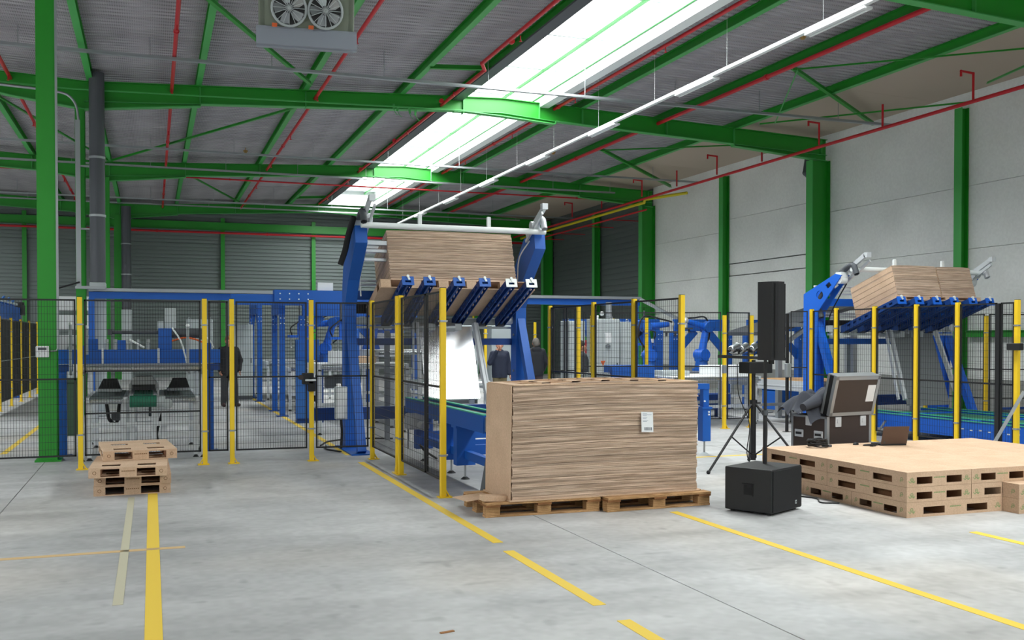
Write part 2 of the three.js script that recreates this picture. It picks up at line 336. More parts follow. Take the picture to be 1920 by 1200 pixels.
purlin(7.42, 'green purlin carrying the left edge of the skylight'); purlin(9.8, 'green purlin carrying the right edge of the skylight');
const brace = (label, a, b, w = .09, m = M.green) => { const g = thing('roof_brace', label, 'brace'); mesh('angle_leg', bar(a, b, w, .012), m, g); mesh('angle_leg', bar([a[0], a[1] + w / 2, a[2]], [b[0], b[1] + w / 2, b[2]], .012, w), m, g); return g; };
brace('diagonal green brace beside the fan heater, running up to the left', [3.5, 7.62, 23.2], [.55, 7.55, 17.0]);
brace('thin green diagonal brace behind the first cross beam, above the left machine', [-1.2, 7.5, 34.6], [3.5, 7.62, 25.6], .06);
brace('thin green diagonal brace behind the second cross beam on the left', [1.1, 7.5, 36.2], [3.6, 7.6, 44], .06);
brace('short green strut across the roof left of the skylight, in front of the first beam', [5.95, 7.85, 21.7], [7.45, 7.95, 21.7], .1);
brace('short green strut across the roof left of the skylight, at its far end', [5.95, 7.85, 43.6], [7.45, 7.95, 43.6], .1);
brace('green diagonal strut from the pipe purlin to the wall, near the right column', [13.45, 7.74, 18.6], [18.7, 7.62, 22.2], .1);
brace('thin green rod crossing the cream soffit, in front of the right column', [13.45, 7.72, 18.6], [18.7, 7.65, 13.8], .03);
brace('thin green rod on the cream soffit behind the light trunking', [15.7, 7.62, 23.2], [18.75, 7.5, 18.9], .035);
brace('green diagonal strut on the soffit behind the right broad column', [13.45, 7.74, 28.6], [18.7, 7.55, 33.5], .1);
brace('thin green rod on the soffit behind the right broad column', [13.45, 7.72, 28.6], [18.75, 7.6, 24.6], .035);
brace('slanting green fly brace hanging below the soffit purlin', [13.5, 7.7, 18.5], [15.7, 7.5, 22.5], .03, M.greenLight);
brace('upright green rod below the nearest beam at the right', [16.2, 7.2, 14.0], [17.6, 7.45, 17.2], .04, M.greenLight);
brace('thin green rod behind the left column row at roof level', [-3.5, 7.5, 26], [-1.3, 7.5, 34.5], .05);

// ---------------------------------------------------------------- services under the roof
function sprinkler(label, pts, r, heads = 0) {
  const g = thing('sprinkler_pipe', label, 'pipe'); mesh('pipe', pipe(pts, r), M.red, g);
  const a = pts[0], b = pts[pts.length - 1];
  for (let i = 0; i < heads; i++) { const t = (i + .5) / heads, q = [0, 1, 2].map(k => a[k] + (b[k] - a[k]) * t); mesh('sprinkler_head', [cyl(.012, .1, q[0], q[1] - .08, q[2], 8), cyl(.03, .012, q[0], q[1] - .14, q[2], 8)], M.red, g); }
  for (let i = 0; i < 8; i++) { const t = (i + .2) / 8, q = [0, 1, 2].map(k => a[k] + (b[k] - a[k]) * t); mesh('coupling', along(new THREE.CylinderGeometry(r * 1.35, r * 1.35, 1, 10).rotateX(Math.PI / 2), q, [q[0] + (b[0] - a[0]) * .002, q[1] + (b[1] - a[1]) * .002, q[2] + (b[2] - a[2]) * .002]), M.red, g); }
}
sprinkler('steep red sprinkler pipe left of the fan heater', [[.46, 7.5, 2], [.48, 7.5, 46]], .041, 9);
sprinkler('red sprinkler pipe running past the right side of the fan heater', [[3.78, 7.6, 2], [3.78, 7.6, 46]], .041, 9);
sprinkler('red sprinkler pipe just left of the skylight', [[6.8, 7.76, 2], [6.82, 7.76, 20.6], [6.98, 7.7, 20.9], [6.98, 7.72, 44]], .041, 9);
sprinkler('red sprinkler pipe just right of the skylight', [[10.1, 7.85, 2], [10.1, 7.85, 44]], .041, 9);
sprinkler('thick red sprinkler pipe along the purlin right of the light trunking', [[13.2, 7.7, 2], [13.2, 7.7, 45]], .05, 0);
sprinkler('red sprinkler pipe at the upper left edge behind the left column', [[-2.9, 7.5, 2], [-2.9, 7.5, 46]], .041, 9);
sprinkler('thin red pipe crossing the whole hall behind the second beam', [[-8, 7.3, 35.8], [18.4, 7.3, 35.8]], .028);
sprinkler('red pipe along the top of the back wall', [[-20, 6.58, 47.1], [18.5, 6.62, 47.1]], .05);
{
  const g = thing('sprinkler_main', 'long red pipe along the top of the right wall with short upright branches', 'pipe');
  mesh('pipe', pipe([[17.2, 7.09, 2], [17.2, 6.88, 46.9]], .045), M.red, g);
  [11.6, 17.2, 20.1, 22.6, 25.3, 27.8, 30.4, 33, 36.5, 39.5].forEach((d, i) => mesh('branch', i % 2 ? pipe([[17.2, 7.05, d], [17.2, 7.64, d], [16.85, 7.66, d], [16.85, 7.54, d]], .027, 8) : pipe([[17.2, 7.05, d], [17.2, 7.6, d]], .027, 8), M.red, g));
}
tag(mesh('wall_pipe', [pipe([[17.7, 6.66, 33.6], [17.7, 6.62, 46.5]], .035), ...[36.5, 39, 42, 44.5].map(d => bar([17.7, 6.6, d], [18.95, 6.6, d], .03))], M.red), 'thin dark red pipe below the yellow gas pipe on the right wall', 'pipe');
tag(mesh('gas_pipe', pipe([[18.3, 7.05, 31.6], [17.6, 7.03, 33.5], [17.6, 6.92, 33.6], [17.6, 6.84, 46.9]], .055), M.gasYellow), 'yellow gas pipe under the red main on the right wall', 'pipe');
tag(mesh('gas_drop', pipe([[15.2, 6.9, 47.3], [15.2, 1.2, 47.3]], .05), M.gasYellow), 'thin yellow pipe dropping down the far right corner of the back wall', 'pipe');
function tray(label, y, d, x0, x1) {
  const g = thing('cable_tray', label, 'cable tray');
  mesh('tray', [bar([x0, y, d], [x1, y, d], .1, .012), bar([x0, y + .025, d - .05], [x1, y + .025, d - .05], .006, .05), bar([x0, y + .025, d + .05], [x1, y + .025, d + .05], .006, .05)], M.zinc, g);
  for (let x = x0 + .8; x < x1; x += 2.4) mesh('hanger', rod([x, y + .02, d], [x, top(x) + .2, d], .008, 6), M.zinc, g);
}
tray('grey cable tray crossing the roof in front of the first cross beam', 7.4, 21.3, -8, 18.6);
tray('grey cable tray crossing the roof in front of the second cross beam', 7.4, 31.4, -8, 18.6);
tray('grey cable tray crossing the roof in front of the third cross beam', 7.3, 42.0, -8, 18.6);
tray('grey cable tray on the face of the second cross beam', 7.42, 34.9, -8, 17);
tray('grey cable tray on the face of the third cross beam', 7.55, 45.5, -8, 17);
tag(mesh('conduit_run', [bar([-8, 7.45, 24.1], [-1.6, 7.3, 24.1], .03), bar([-1.6, 7.3, 24.1], [7.5, 7.55, 24.1], .03)], M.greenLight), 'thin pale green conduit along the face of the first cross beam', 'conduit');
{
  const g = thing('light_trunking', 'long white light trunking hanging right of the skylight with tube fittings', 'light');
  mesh('trunking', rbox(.09, .07, 46, .01, 10.42, 6.93, 20.5), M.whiteTrunk, g);
  for (let d = 2; d < 43; d += 2.9) mesh('suspension_wire', rod([10.42, 6.95, d], [10.42, top(10.4) + .2, d], .003, 5), M.whiteTrunk, g);
  for (const d of [4.6, 9, 13.3, 17.7, 22.1, 26.5, 30.9, 35.3, 39.7]) { const f = mesh('fitting', [rbox(.17, .05, 1.5, .012, 10.46, 6.87, d)], M.white, g); mesh('tube', rod([10.46, 6.83, d - .7], [10.46, 6.83, d + .7], .016, 8), M.whiteTrunk, f); }
}
{
  const g = thing('beam_clips', 'loose cluster of pale clips dangling on the first cross beam left of the skylight', 'clips', [6.0, 7.4, 24.2]);
  for (const [x, y, a] of [[-.3, .12, .1], [-.2, .08, -.4], [.1, .05, .2], [.25, .02, -.1]]) mesh('clip', [box(.05, .14, .03, x, y, 0, 0, 0, a), hose([[x, y - .06, 0], [x + .04, y - .16, -.02], [x + .1, y - .2, 0]], .008, 8, 5)], M.greenLight, g);
}
for (const [x, d, l] of [[12.6, 17.1, 'small tan detector under the deck right of the light trunking'], [12.6, 30.5, 'small tan detector farther back right of the light trunking'], [2.9, 33.2, 'small tan detector left of the skylight behind the first beam']]) tag(mesh('roof_detector', [cyl(.07, .05, x, top(x) + .1, d), cyl(.045, .05, x, top(x) + .06, d), rod([x, top(x) + .1, d], [x, top(x) + .22, d], .012)], std(0xa9874f, .6)), l, 'detector');
// downpipes
function downpipe(label, x, d, r, y1) {
  const g = thing('downpipe', label, 'pipe'); mesh('pipe', [rod([x, 1.0, d], [x, y1, d], r, 18)], M.duct, g);
  for (const y of [2.4, 4.5, 5.8]) mesh('pipe_clamp', cyl(r * 1.08, .05, x, y, d, 18), M.zinc, g);
  mesh('casing', rbox(r * 2.05, 3.0, r * 2.3, .02, x, 1.5, d), M.greyPaint, g);
}
downpipe('thick grey downpipe in a pale casing beside the left columns', -1.13, 24.1, .165, 7.7);
downpipe('thinner grey downpipe farther back beside the left columns', -1.0, 45.3, .2, 7.4);
tag(mesh('wall_downpipe', pipe([[18.62, 7.2, 25.0], [18.55, 6.75, 25.0], [18.7, 6.55, 24.9]], .09), M.duct), 'short bent grey pipe under the beam end at the broad right column', 'pipe');
{
  const g = thing('cable_conduit', 'grey cable duct dropping from the first beam to the blue and grey rail', 'conduit');
  mesh('duct', [bar([-1.52, 2.85, 24.0], [-1.52, 6.6, 24.0], .1, .06)], M.zinc, g);
  mesh('hose', hose([[-1.5, 6.6, 24.0], [-1.56, 6.95, 24.0], [-1.72, 7.14, 24.0], [-2.05, 7.2, 24.0], [-3.2, 7.26, 24.0]], .03), M.zinc, g);
  mesh('branch_hose', hose([[-1.5, 3.0, 23.95], [-1.8, 2.9, 23.95], [-2.1, 2.8, 23.95]], .02), M.black, g);
  for (const y of [4.2, 5.6]) mesh('bracket', box(.26, .04, .05, -1.4, y, 24.1), M.zinc, g);
}
// suspended fan heater
{
  const g = thing('fan_heater', 'grey unit heater with two fans hanging under the roof', 'heater', [1.84, 5.26, 12.6], R(-6));
  mesh('housing', rbox(1.15, .95, .75, .02, 0, .66, 0, R(14)), M.heater, g);
  mesh('outlet_hood', plate([[-.38, .0], [.4, .2], [.4, .26], [-.38, .22]], 1.2).rotateY(Math.PI / 2).translate(0, 0, .02), M.heaterFront, g);
  mesh('hood_front', box(1.2, .24, .02, 0, .13, -.41, R(-14)), M.heaterFront, g);
  mesh('fan_panel', box(1.0, .74, .02, 0, .56, -.435, R(14)), M.heater, g);
  for (const x of [-.215, .215]) {
    const f = new THREE.Group(); f.name = 'fan'; f.position.set(x, .44, .495); f.rotation.x = R(14); g.add(f);
    mesh('fan_ring', new THREE.TorusGeometry(.2, .018, 8, 28), M.greyPaint, f);
    mesh('fan_recess', cyl(.195, .02, 0, 0, .0, 28, .195, Math.PI / 2), M.black, f);
    mesh('fan_hub', cyl(.06, .06, 0, 0, -.05, 14, .06, Math.PI / 2), M.greyDark, f);
    const bl = []; for (let k = 0; k < 5; k++) { const s = plate([[.04, -.02], [.17, -.09], [.185, 0], [.165, .07], [.06, .03]], .006).rotateX(.5).rotateZ(k * 1.2566 + x * 3); bl.push(s.translate(0, 0, .035)); }
    mesh('fan_blades', bl, M.zinc, f);
    const gd = []; for (let k = 0; k < 8; k++) gd.push(box(.39, .006, .006, 0, 0, -.085, 0, 0, k * Math.PI / 8)); mesh('fan_guard', gd, M.greyPaint, f);
    mesh('warning_sticker', box(.06, .045, .004, -.17, -.2, -.02), M.orange, f);
  }
  for (const [x, d] of [[-.5, -.3], [.5, -.3], [-.5, .3], [.5, .3]]) mesh('hanger_rod', rod([x, 1.1, d], [x, top(2) - 5.1, d], .012), M.zinc, g);
}
// ---------------------------------------------------------------- wooden pallets with the big sheet stack
function woodPallet(label, x, d, turn) {            // 1.2 m along x, 0.8 m deep, origin at its centre on the floor
  const p = thing('wooden_pallet', label, 'pallet', [x, 0, d], turn, undefined);
  const wob = () => rnd(-.004, .004);
  for (const dd of [-.3275, 0, .3275]) mesh('bottom_board', rbox(1.2, .022, .1 + (dd ? 0 : .045), .003, wob(), .011, dd), M.wood, p);
  for (const dd of [-.3275, 0, .3275]) for (const xx of [-.5275, 0, .5275]) mesh('block', rbox(.145, .078, dd ? .1 : .145, .004, xx + wob(), .061, dd), M.wood, p);
  for (const xx of [-.5275, 0, .5275]) mesh('stringer_board', rbox(.145, .022, .8, .003, xx, .111, wob()), M.woodDark, p);
  [[-.3275, .145], [-.17, .1], [0, .145], [.17, .1], [.3275, .145]].forEach(([dd, w]) => mesh('deck_board', rbox(1.2, .022, w, .003, wob(), .133, dd), M.wood, p));
  return p;
}
woodPallet('left weathered wooden pallet under the big cardboard stack', 3.62, 9.36, R(-1));
woodPallet('right weathered wooden pallet under the big cardboard stack', 4.83, 9.27, R(2));
// sheets: thin boards that bow and slip a little against each other, each its own slab
function sheetStack(n, L, W, t, bow, lean, jit, parent, top) {
  const gs = [];
  for (let k = 0; k < n; k++) {
    const f = k / n, g = new THREE.BoxGeometry(L, t * .95, W, 10, 1, 1), p = g.attributes.position;
    const ox = rnd(-jit, jit) + Math.sin(k * .9) * jit * .5, oz = rnd(-jit, jit) + Math.sin(k * .55) * jit * .6, w1 = rnd(.6, 1.4), ph = rnd(0, 6), ru = rnd(-.12, .12), tone = .80 + rnd(0, .2) + Math.sin(k * 1.9) * .13 + Math.sin(k * .43 + 1) * .05;
    const col = new Float32Array(p.count * 3);
    for (let i = 0; i < p.count; i++) {
      const u = p.getX(i) / L + .5;
      p.setX(i, p.getX(i) + ox + f * lean[0]); p.setZ(i, p.getZ(i) + oz + f * lean[1]);
      p.setY(i, p.getY(i) + t * (k + .5) + bow * f * (Math.sin(u * 3.1416) * .9 + u * .35) + Math.sin(u * 6 * w1 + ph) * t * .1);
      const c = tone + ru * (u - .5); col[3 * i] = c; col[3 * i + 1] = c * .99; col[3 * i + 2] = c * .98;
    }
    g.setAttribute('color', new THREE.BufferAttribute(col, 3)); gs.push(g);
  }
  const m = mesh('cardboard_sheets', gs, M.flute, parent); m.userData.kind = 'stuff'; return m;
}
{
  const s = thing('cardboard_stack', 'tall stack of brown corrugated sheets on two wooden pallets with a white label', 'cardboard stack', [4.30, .145, 9.36], R(.5));
  mesh('base_sheet', rbox(2.12, .012, .8, .003, 0, .006, 0), M.kraft, s);
  const inner = new THREE.Group(); inner.name = 'sheet_pile'; inner.position.y = .012; s.add(inner);
  sheetStack(66, 2.06, .74, .0168, .03, [.015, 0], .006, inner);
  // the top blank with its die-cut openings
  const holes = []; for (let i = 0; i < 6; i++) for (const j of [0, 1]) holes.push(rectPts(-.93 + i * .325, -.3 + j * .36, -.70 + i * .325, -.06 + j * .36));
  const tp = plate(rectPts(-1.03, -.37, 1.03, .37), .012, holes).rotateX(-Math.PI / 2); const pp = tp.attributes.position;
  const u2 = new THREE.PlaneGeometry(1, 1); void u2;
  for (let i = 0; i < pp.count; i++) { const u = pp.getX(i) / 2.06 + .5; pp.setY(i, pp.getY(i) + 66 * .0168 + .02 + .03 * (Math.sin(u * 3.1416) * .9 + u * .35)); pp.setX(i, pp.getX(i) + .015); }
  const ts = mesh('top_sheet', tp, M.kraft, s); ts.geometry.computeVertexNormals();
  // end faces: the kraft liner seen on the short side
  mesh('end_liner', box(.006, 1.112, .738, -1.035, .012 + .556, 0, 0, 0, -.0135), M.kraft, s);
  // label taped on the front
  const lb = thing('paper_label', 'white paper label with a barcode hanging on the front of the big cardboard stack', 'label', [4.74, .88, 8.966], R(.5));
  lb.rotation.x = R(-7); lb.rotation.z = R(-2);
  mesh('paper', box(.135, .205, .0012, 0, 0, 0), M.white, lb);
  const tx = [], bc = []; for (const [y, w] of [[.085, .05], [.075, .1], [.066, .045], [.045, .05], [.036, .04], [.016, .06], [.004, .045]]) tx.push(box(w, .0035, .0006, -.05 + w / 2, y, -.001));
  for (let x = -.035; x < .055;) { const w = rnd(.0015, .005); bc.push(box(w, .032, .0006, x, -.07, -.001)); x += w + rnd(.002, .004); }
  mesh('printed_text', tx, std(0x8b94a6, .9), lb); mesh('barcode', bc, std(0x555a66, .9), lb);
}
{
  const c = thing('cardboard_scrap', 'folded cardboard offcut lying on the left end of the wooden pallet', 'cardboard', [3.12, .145, 9.13], R(12));
  mesh('sheet', box(.34, .006, .3, -.08, .012, .2, 0, 0, R(3)), M.kraft, c); mesh('folded_strip', [box(.36, .055, .09, .03, .03, -.06, R(4), 0, R(-5))], M.kraft, c);
  const b = thing('leaning_bar', 'dark metal bar leaning behind the left end of the big cardboard stack', 'bar', [0, 0, 0]);
  mesh('profile', bar([3.29, .012, 9.98], [3.46, .62, 10.14], .05, .02), M.greyDark, b);
}
// ---------------------------------------------------------------- cardboard pallets
// w along x, l along d; closed: a deck without openings
function cardPallet(name, label, w, l, mark, closed, group, wide) {
  const h = mark === 'ring' ? .11 : .145, t = .008, p = thing(name, label, 'pallet', [0, 0, 0], 0, group);
  const fx = wide === 2 ? [[.42, .97]] : wide ? [[.17, .39], [.62, .84]] : [[.15, .39], [.61, .85]];      // openings of the front as shares of w
  const hx = fx.map(a => a.map(q => (q - .5) * w));
  const hz = [[-.33 * l, -.1 * l], [.12 * l, .35 * l]], yb = mark === 'ring' ? .012 : .026, yt = mark === 'ring' ? .016 : .05;
  const holes = []; if (!closed) for (const a of hx) for (const b of [[-.38 * l, -.24 * l], [.06 * l, .2 * l]]) holes.push(rectPts(a[0], b[0], a[1], b[1]));
  mesh('deck', plate(rectPts(-w / 2, -l / 2, w / 2, l / 2), t, holes).rotateX(-Math.PI / 2).translate(0, h - t / 2, 0), M.kraft, p);
  const fh = hx.map(a => rectPts(a[0], -h / 2 + yb, a[1], h / 2 - yt)), sh = hz.map(a => rectPts(a[0], -h / 2 + yb, a[1], h / 2 - yt - .006));
  for (const s of [-1, 1]) mesh('front_wall', plate(rectPts(-w / 2, -h / 2, w / 2, h / 2 - t), t, fh).translate(0, h / 2, s * (l / 2 - t / 2)), M.kraft, p);
  for (const s of [-1, 1]) mesh('side_wall', plate(rectPts(-l / 2 + t, -h / 2, l / 2 - t, h / 2 - t), t, sh).rotateY(Math.PI / 2).translate(s * (w / 2 - t / 2), h / 2, 0), M.kraft, p);
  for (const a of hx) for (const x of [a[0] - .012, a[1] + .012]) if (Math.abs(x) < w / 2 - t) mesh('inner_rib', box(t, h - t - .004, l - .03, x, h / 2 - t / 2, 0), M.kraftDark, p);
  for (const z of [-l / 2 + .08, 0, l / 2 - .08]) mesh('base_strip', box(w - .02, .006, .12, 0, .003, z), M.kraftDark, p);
  // printed marks on the four corners
  const pm = mark === 'ring' ? M.ink : M.inkGreen, put = (nm, gs) => mesh(nm, gs, pm, p);
  const ring = (x, z, ry) => { const o = [new THREE.TorusGeometry(.017, .0025, 4, 18)]; if (mark !== 'ring') o.push(box(.03, .006, .002, .0, .0, 0), box(.006, .02, .002, .02, -.02, 0)); o.forEach(g => g.scale(1, 1, .25).rotateY(ry).translate(x, h / 2, z)); put('printed_logo', o); };
  const zig = (x, z, ry) => { const mk = []; for (let k = 0; k < 4; k++) mk.push(box(.026, .006, .002, -.03 + k * .02, -.022, 0, 0, 0, (k % 2 ? 1 : -1) * .9).rotateY(ry).translate(x, h / 2, z)); put('printed_logo', mk); };
  const words = (x, z, ry) => { const mk = []; for (let k = 0; k < 7; k++) mk.push(box(.014, .012, .0016, -.06 + k * .02, .012, 0).rotateY(ry).translate(x, h / 2, z)); put('printed_text', mk); };
  const F = l / 2 + .001, S = w / 2 + .001;
  for (const s of wide === 2 ? [-1] : [-1, 1]) { ring(s * (w / 2 - .06), F, 0); if (mark !== 'ring') zig(s * (w / 2 - .06), F, 0); ring(-S, s * (l / 2 - .07), Math.PI / 2); }
  if (wide !== 2) words(0, F, 0); words(-S, 0, Math.PI / 2);
  return p;
}
const lp = cardPallet('cardboard_pallet', 'lowest cardboard pallet of the small stack on the left', .8, 1.2, 'ring');
lp.position.set(-.22, 0, -12.3); lp.rotation.y = R(1);
copy(lp, [-.21, .112, 12.29], R(.5), 'second cardboard pallet from the bottom of the small stack on the left');
copy(lp, [-.235, .224, 12.1], R(-1.5), 'cardboard pallet with open deck slots pushed forward, third in the small left stack');
copy(lp, [-.18, .336, 12.74], R(5), 'topmost cardboard pallet of the small left stack, turned and pushed back');
// the stage of cardboard pallets
{
  const A = cardPallet('stage_pallet', 'x', .796, 1.196, 'green', true), C = cardPallet('stage_pallet', 'middle layer cardboard pallet of the stage, wedged between the near corner and the step', .388, 1.196, 'green', true, undefined, 2), B = cardPallet('stage_pallet', 'x', 1.196, .796, 'green', true, undefined, true);
  C.position.set(7.818, .147, -8.2); let usedA = 0, usedB = 0; const x0 = 6.82, d0 = 7.6;
  const row = ['front row', 'back row'], col = ['first', 'second', 'third', 'fourth'];
  const put = (src, x, y, d, label, group) => { const c = (src === A ? usedA++ : usedB++) ? copy(src, [x, y, d], 0, label, group) : src; c.position.set(x, y, -d); c.userData.label = label; if (group) c.userData.group = group; };
  for (let j = 0; j < 2; j++) for (let i = 0; i < 4; i++) for (const lay of [1, 2]) {
    if (lay === 1 && j === 0 && i > 0) { if (i > 1) continue; }
    if (lay === 1 && i > 1) continue;                                   // nothing of those shows
    const nm = lay === 2 ? 'top' : 'middle';
    if (lay === 1 && i === 1 && j === 0) continue;
    put(A, x0 + .4 + .8 * i, .147 * lay, d0 + .6 + 1.2 * j, i === 0 && j === 0 ? `${nm} layer cardboard pallet at the near corner of the stage` : i === 0 ? `${nm} layer cardboard pallet at the far left end of the stage` : `${nm} layer cardboard pallet of the stage, ${col[i]} column from its left side, ${row[j]}`);
  }
  for (let j = 0; j < 3; j++) put(B, x0 + .6, 0, d0 + .4 + .8 * j, ['bottom layer cardboard pallet at the near corner of the stage', 'bottom layer cardboard pallet in the middle of the stage left side', 'bottom layer cardboard pallet at the far left end of the stage'][j]);
  put(A, 8.42, 0, 8.0, 'lower cardboard pallet of the step at the right edge'); put(A, 8.42, .147, 8.0, 'upper cardboard pallet of the step at the right edge, just below stage level');
}
// ---------------------------------------------------------------- sound and light gear
{
  const s = thing('subwoofer', 'black subwoofer box standing on the floor before the stage', 'speaker', [5.8, 0, 8.48], R(27));
  mesh('cabinet', rbox(.62, .43, .52, .012, 0, .235, 0), M.black, s);
  mesh('front_grille', box(.585, .4, .012, 0, .235, -.262), M.blackMatte, s);
  mesh('handle_recess', [box(.004, .12, .012, -.311, .235, -.055), box(.004, .012, .13, -.311, .295, 0), box(.004, .1, .09, -.3105, .235, .0)], M.gasket, s);
  mesh('handle', box(.006, .03, .05, -.312, .27, -.02), M.blackMatte, s);
  const b = mesh('badge', box(.032, .036, .003, .17, .09, -.27), M.greyPaint, s); mesh('badge_mark', [box(.006, .026, .002, -.007, 0, 0, 0, 0, .0).translate(.17, .09, .2715), box(.016, .005, .002, .172, .095, -.2715), box(.006, .014, .002, .177, .088, -.2715)], M.black, b);
  for (const [x, d] of [[-.25, -.2], [.25, -.2], [-.25, .2], [.25, .2]]) mesh('rubber_foot', cyl(.025, .024, x, .012, d, 12), M.rubber, s);
}
{
  const s = thing('column_speaker', 'tall black column speaker raised on a pole above the subwoofer', 'speaker', [5.97, 1.52, 8.6], R(20));
  mesh('cabinet', plate([[-.095, -.1], [.095, -.1], [.095, .07], [.05, .12], [-.05, .12], [-.095, .07]], .8).rotateX(Math.PI / 2).translate(0, .39, 0), M.black, s);
  mesh('front_grille', box(.172, .76, .01, 0, .39, -.105), M.blackMatte, s); mesh('badge', box(.025, .025, .003, .05, .05, -.112), M.greyDark, s);
  mesh('pole_socket', cyl(.03, .06, 0, -.02, 0, 12), M.black, s);
  const p = thing('speaker_pole', 'black telescopic pole between the subwoofer and the column speaker', 'pole', [5.9, .45, 8.6]);
  mesh('lower_tube', cyl(.021, .52, 0, .26, 0, 14), M.black, p); mesh('upper_tube', cyl(.0165, .62, 0, .75, 0, 14), M.black, p);
  mesh('clamp', [cyl(.03, .05, 0, .52, 0, 14), rod([0, .52, 0], [.07, .53, -.03], .008), rod([0, .53, 0], [-.06, .52, .02], .006)], M.greyDark, p);
}
{
  const t = thing('lighting_stand', 'black tripod stand with a bar of spotlights beside the column speaker', 'lighting stand', [7.5, 0, 11.2]);
  mesh('mast', [cyl(.035, .8, 0, .52, 0, 14), cyl(.026, .6, 0, 1.15, 0, 14)], M.black, t); mesh('collar', [cyl(.05, .08, 0, .88, 0, 14), cyl(.045, .06, 0, .18, 0, 14), rod([0, .88, 0], [.09, .88, -.03], .012)], M.black, t);
  for (const a of [R(196), R(290), R(60)]) {
    const e = [Math.cos(a) * .86, .02, Math.sin(a) * .86], m = [Math.cos(a) * .42, .45, Math.sin(a) * .42];
    const lg = mesh('leg', rod([Math.cos(a) * .04, .86, Math.sin(a) * .04], e, .016), M.black, t); mesh('rubber_foot', ball(.026, e[0], .024, e[2]), M.rubber, lg); mesh('strut', rod([Math.cos(a) * .04, .2, Math.sin(a) * .04], m, .01), M.black, lg);
  }
  mesh('crossbar', bar([-.48, 1.5, .1], [.42, 1.46, -.1], .04, .04), M.black, t);
  mesh('controller', rbox(.42, .15, .2, .01, .02, 1.35, -.02, 0, .2), M.black, t);
  const cb = mesh('cable', [hose([[-.22, 1.4, .05], [-.24, 1.0, -.02], [-.1, .6, -.06], [-.16, .2, -.1], [-.1, .02, -.16]], .007), hose([[.12, 1.3, -.1], [.1, .9, -.12], [.16, .5, -.08], [.08, .05, -.14]], .007)], M.rubber, t); void cb;
  const up = (x, l) => { const g = thing('stage_spotlight', l, 'spotlight', [7.5 + x, 1.56, 11.2 + x * .2 + .02], R(128 + x * 50)); g.rotation.order = 'YXZ'; g.rotation.x = R(-14);
    mesh('can', new THREE.LatheGeometry([[0, -.13], [.05, -.125], [.075, -.08], [.08, .1], [.09, .115], [.085, .125], [.074, .115], [.07, .0], [0, -.02]].map(p => new THREE.Vector2(p[0], p[1])), 20).rotateX(Math.PI / 2).translate(0, .06, 0), M.par, g); g.scale.setScalar(.7);
    mesh('lens', cyl(.071, .01, 0, .06, -.1, 18, .071, Math.PI / 2), M.steel, g);
    mesh('yoke', [bar([-.095, .06, 0], [-.095, -.04, 0], .012, .03), bar([.095, .06, 0], [.095, -.04, 0], .012, .03), bar([-.1, -.045, 0], [.1, -.045, 0], .03, .012)], M.black, g); mesh('connector', cyl(.03, .07, 0, .06, .15, 10, .03, Math.PI / 2), M.black, g); };
  ['leftmost of the spotlights on the tripod bar', 'second spotlight from the left on the tripod bar', 'third spotlight from the left on the tripod bar', 'rightmost of the spotlights on the tripod bar, closest to the speaker'].forEach((l, i) => up([-.33, -.16, .01, .17][i], l));
}
